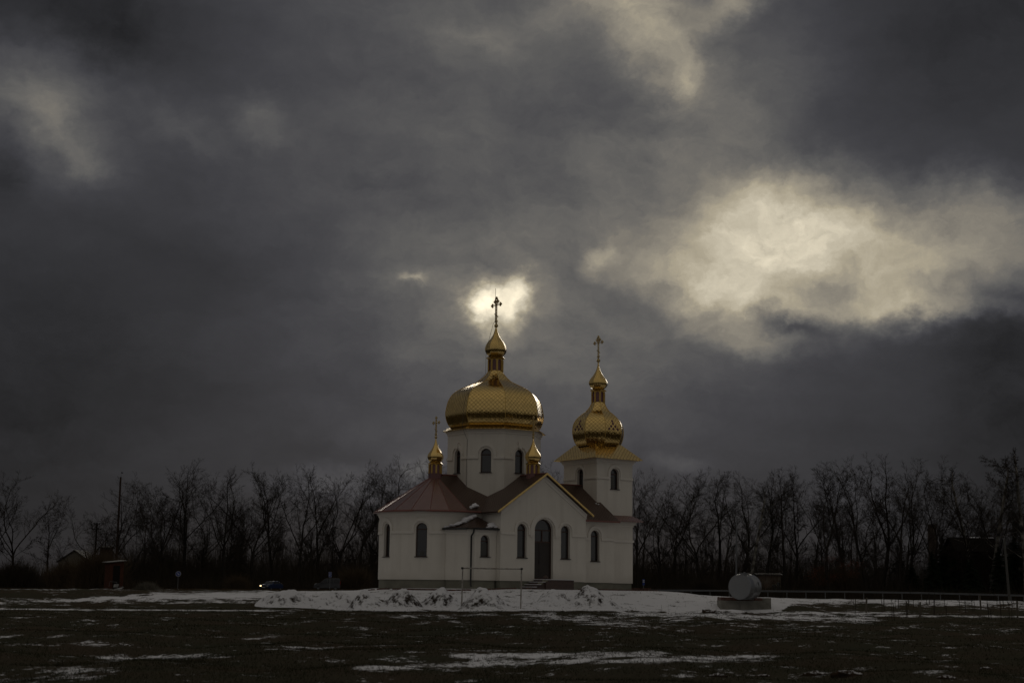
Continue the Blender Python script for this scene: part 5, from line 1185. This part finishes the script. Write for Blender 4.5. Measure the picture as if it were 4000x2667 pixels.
# undergrowth: thin stems standing up from the ground
def sticks(name, n, fn, hfn, material, label, seed, spread=.35, r=.016, bend=.25, cat='undergrowth'):
    g = np.random.default_rng(seed); x, y = fn(g, n); z = height(x, y); h = hfn(g, x, y)
    base = np.stack([x, y, z - .1], -1); d = np.stack([g.normal(0, spread, n), g.normal(0, spread, n), np.ones(n)], -1); st = g.random(n) ** 1.5 * .6
    base = base + d * (h * st)[:, None]; d2 = d + g.normal(0, bend, (n, 3)); mid = base + d * (h * (1 - st) * .5)[:, None]; tip = mid + d2 * (h * (1 - st) * .5)[:, None]
    a = g.normal(0, 1, (n, 3)); a[:, 1] *= .3; a[:, 2] = 0; a /= np.linalg.norm(a, axis=1)[:, None]; a *= r; up_ = np.zeros((n, 3)); b = np.stack([-a[:, 1], a[:, 0], np.zeros(n)], -1)
    V_ = np.stack([base - a, base + a, base + b, mid - a * .8, mid + a * .8, mid + b * .8, tip], 1).reshape(-1, 3); i0 = (np.arange(n) * 7)[:, None]
    T = np.array([[0, 1, 4], [0, 4, 3], [1, 2, 5], [1, 5, 4], [2, 0, 3], [2, 3, 5], [3, 4, 6], [4, 5, 6], [5, 3, 6]])
    Fc = (i0[:, :, None] + T[None]).reshape(-1, 3); o = np_mesh(name, V_, Fc, material); return tag(o, label, cat, kind='stuff')
def area(y0, y1, p0=-.36, p1=.36):
    def f(g, n): y = g.uniform(y0, y1, n); a = g.uniform(p0, p1, n); return a * y, y
    return f
sticks('undergrowth', 66000, area(250, 335), lambda g, x, y: g.uniform(1.5, 9.5, len(x)) * g.uniform(.5, 1, len(x)) * np.where(x / y < -.245, .7, 1) * (.75 + .35 * np.sin(x * .11) * np.sin(x * .043 + 1)), M['brush_dark'], 'dense dark brown thicket of stems at the foot of the wood', 3, .32, .022)
sticks('young_growth', 42000, area(262, 335, -.25, .36), lambda g, x, y: g.uniform(5, 13, len(x)) * g.uniform(.6, 1, len(x)), M['brush_dark'], 'thin young stems filling the wood between the big trunks', 13, .22, .014)
sticks('undergrowth', 30000, area(243, 262), lambda g, x, y: g.uniform(.4, 2.2, len(x)), M['brush_dark'], 'low dead brush along the far side of the road', 4, .4, .02)
sticks('dry_grass', 16000, area(168, 232, -.36, .02), lambda g, x, y: g.uniform(.1, .42, len(x)), M['brush'], 'dry tall grass at the far edge of the field on the left', 5, .3, .012, cat='grass')
def bush(px, py, Y, rx, h, n, material, label, seed, name='bush'):
    p = at(px, py, Y); g = np.random.default_rng(seed); c_ = (p.x, Y)
    def f(g_, n_): return c_[0] + g_.normal(0, rx * .45, n_), c_[1] + g_.normal(0, rx * .3, n_)
    z0 = gz(*c_)
    o = sticks(name, n, f, lambda g_, x, y: h * g_.uniform(.5, 1.05, len(x)) * np.exp(-((x - c_[0]) / rx) ** 2), material, label, seed, .35, .02, .5, 'bush')
    del o['kind']; return o
bush(390, 2290, 172, 2.6, 4.3, 5200, M['brush'], 'feathery dry bush left of the boarded shed', 11)
bush(258, 2290, 200, 3.2, 3.6, 3600, M['brush'], 'dry bushy tangle below the dark-roofed house', 12)
bush(1385, 2290, 240, 2.2, 3.9, 3200, M['brush'], 'pale dry bush behind the rear of the grey van', 13)
bush(925, 2292, 240, 1.8, 2.6, 1800, M['brush'], 'pale dry bush by the road left of the blue saloon', 14)
bush(60, 2292, 190, 3.4, 3.4, 3600, M['brush_dark'], 'dark bush under the big tree at the left edge', 15)
bush(575, 2294, 175, 1.6, 1.0, 1400, M['blossom'], 'low pale seeding weeds right of the shed', 16)
bush(2750, 2285, 246, 2.4, 3.2, 2400, M['brush_dark'], 'dark bush left of the tank beyond the guardrail', 17)
bush(3270, 2200, 262, 2.6, 6.0, 2200, M['brush'], 'reddish brown thicket below the leaf-tufted tree', 18)
# conifers
def spruce(px, ptop, Y, rb, label, seed):
    t = at(px, ptop, Y); g_ = gz(t.x, Y); H = t.z - g_; e = empty('spruce_tree', (t.x, Y, g_), label=label, cat='tree', group='dark spruces on the right'); rs = random.Random(seed)
    m = MB(); m.tube([(0, 0, -.3), (0, 0, H * .96)], [H * .018, .03], 7); m.build('trunk', M['bark'], e); m = MB()
    n = int(H * 34)
    for i in range(n):
        f = (i / n) ** .9; z = H * (.04 + .95 * f); L_ = rb * (1 - f) ** .85 * rs.uniform(.6, 1.1) + .12; a = rs.uniform(0, 6.283); d = Vector((math.cos(a), math.sin(a), -.18 - .3 * (1 - f))); s = Vector((-d.y, d.x, 0)); q = Vector((0, 0, z))
        for j in range(5):
            c_ = q + d * L_ * (j + .5) / 5; w_ = L_ * .18 * (1.3 - j * .2) + .05; dr = Vector((0, 0, -w_ * rs.uniform(.5, 1.2)))
            m.add([c_ - d * L_ * .12, c_ + s * w_ + dr, c_ + d * L_ * .16, c_ - s * w_ + dr], [(0, 1, 2), (0, 2, 3)])
    m.build('crown', M['needle'], e)
spruce(3680, 2090, 262, 3.0, 'dark spruce right of the square brick tower', 1); spruce(3640, 2150, 256, 2.8, 'low dark spruce before the foot of the brick tower', 2); spruce(3960, 2060, 258, 3.2, 'tall dark spruce beside the leaning utility pole', 3)
spruce(3900, 2130, 255, 3.0, 'dark spruce at the right end of the timber house', 4); spruce(3560, 2190, 262, 2.6, 'small dark spruce left of the brick tower', 5); spruce(3790, 2165, 254, 3.2, 'wide dark spruce hiding the foot of the timber house', 6); spruce(3725, 2170, 256, 2.8, 'dark spruce at the left end of the timber house', 7)
# ------------------------------------------------------------------ saplings and stakes on the right
SAP = [(3337, 2327, 2396, 's'), (3343, 2332, 2396, 'k'), (3383, 2333, 2392, 'K'), (3445, 2330, 2387, 's'), (3454, 2331, 2386, 'k'), (3484, 2322, 2415, 's'), (3494, 2351, 2418, 'k'), (3499, 2326, 2376, 's'), (3509, 2330, 2377, 'k'),
 (3540, 2344, 2411, 'k'), (3545, 2330, 2409, 's'), (3550, 2326, 2366, 's'), (3570, 2318, 2372, 's'), (3593, 2350, 2409, 'K'), (3588, 2326, 2368, 's'), (3620, 2335, 2362, 's'), (3631, 2315, 2361, 'k'), (3647, 2320, 2403, 's'), (3650, 2318, 2402, 'k'), (3691, 2316, 2376, 's'), (3698, 2362, 2402, 'k'),
 (3749, 2333, 2384, 's'), (3773, 2346, 2393, 'k'), (3798, 2322, 2388, 's'), (3805, 2330, 2387, 's'), (3832, 2324, 2380, 'K'), (3856, 2322, 2372, 's'), (3864, 2357, 2422, 'k'), (3871, 2380, 2418, 's'), (3896, 2326, 2374, 's'), (3912, 2346, 2422, 'k'), (3921, 2344, 2376, 'k'), (3944, 2345, 2418, 's'), (3953, 2345, 2420, 's'), (3975, 2344, 2412, 'K')]
WD = {'s': 'leafless sapling', 'k': 'thin dark stake', 'K': 'thick grey stake'}; tot = {k: sum(q[3] == k for q in SAP) for k in WD}; cnt = {k: 0 for k in WD}
ORD = ['first', 'second', 'third', 'fourth', 'fifth', 'sixth', 'seventh', 'eighth', 'ninth', 'tenth', 'eleventh', 'twelfth', 'thirteenth', 'fourteenth', 'fifteenth', 'sixteenth', 'seventeenth', 'eighteenth', 'nineteenth', 'twentieth']
for i, (px, pt, pb, kd) in enumerate(sorted(SAP)):
    g_ = ground_hit(px, pb, 50, 200); h = at(px, pt, g_.y).z - g_.z; rs = random.Random(i + 60); m = MB(); cnt[kd] += 1
    lab = f"{WD[kd]} in the grass on the right, {ORD[cnt[kd] - 1]} counted from the tank"; ln = rs.uniform(-.05, .05)
    if kd == 's':
        e = empty('sapling', g_, label=lab, cat='sapling', group='saplings planted on the right'); pts = [(ln * t * h + rs.gauss(0, .008), 0, h * t) for t in (0, .25, .5, .75, 1)]; pts[0] = (0, 0, -.1); m.tube(pts, [.016, .014, .012, .009, .006], 5); m.build('trunk', M['sapling'], e); m = MB()
        for k in range(5):
            t = rs.uniform(.5, .95); a = rs.uniform(0, 6.28); L_ = rs.uniform(.15, .34); b0 = Vector((ln * t * h, 0, h * t)); m.tube([b0, b0 + Vector((math.cos(a) * L_ * .6, math.sin(a) * L_ * .6, L_ * .5)), b0 + Vector((math.cos(a) * L_ * .8, math.sin(a) * L_ * .8, L_))], [.008, .007, .004], 4)
        m.build('crown', M['sapling'], e)
    else:
        r = .018 if kd == 'k' else .045; m.tube([(0, 0, -.1), (ln * h * 1.5, 0, h)], r, 6); o = m.build('stake', M['stake'] if kd == 'K' else M['sapling']); o.location = g_; tag(o, lab, 'stake', 'stakes beside the saplings')
# ------------------------------------------------------------------ grass blades on the near field, dead stems in the snow
def blades():
    g = np.random.default_rng(8); n = 150000; y = 23 * (77 / 23.) ** g.random(n); x = g.uniform(-.36, .36, n) * y
    cl = np.sin(x * 1.3 + np.sin(y * .9) * 2) * np.sin(y * 1.7 + np.sin(x * .7) * 2) + g.normal(0, .5, n); k = cl > -.3; k &= snowmask(x, y) < g.uniform(.35, .95, n); x, y = x[k], y[k]; n = len(x)
    z = height(x, y); h = g.uniform(.02, .085, n); d = np.stack([g.normal(0, .6, n), g.normal(0, .6, n), np.ones(n)], -1) * h[:, None]; a = g.uniform(0, 6.28, n); w_ = g.uniform(.004, .012, n) * (y / 35)
    s = np.stack([np.cos(a) * w_, np.sin(a) * w_, 0 * a], -1); b = np.stack([x, y, z - .01], -1); V_ = np.stack([b - s, b + s, b + d], 1).reshape(-1, 3); Fc = (np.arange(n) * 3)[:, None] + np.array([[0, 1, 2]])
    o = np_mesh('grass', V_, Fc, M['grass']); tag(o, 'short dead grass tufts covering the near field', 'grass', kind='stuff')
blades()
sticks('weeds', 900, lambda g, n: (lambda y: (g.uniform(-.14, .33, n) * y, y))(g.uniform(74, 92, n)), lambda g, x, y: g.uniform(.08, .30, len(x)), M['sapling'], 'sparse dry weed stalks poking through the snow before the church', 21, .4, .006, cat='weeds')
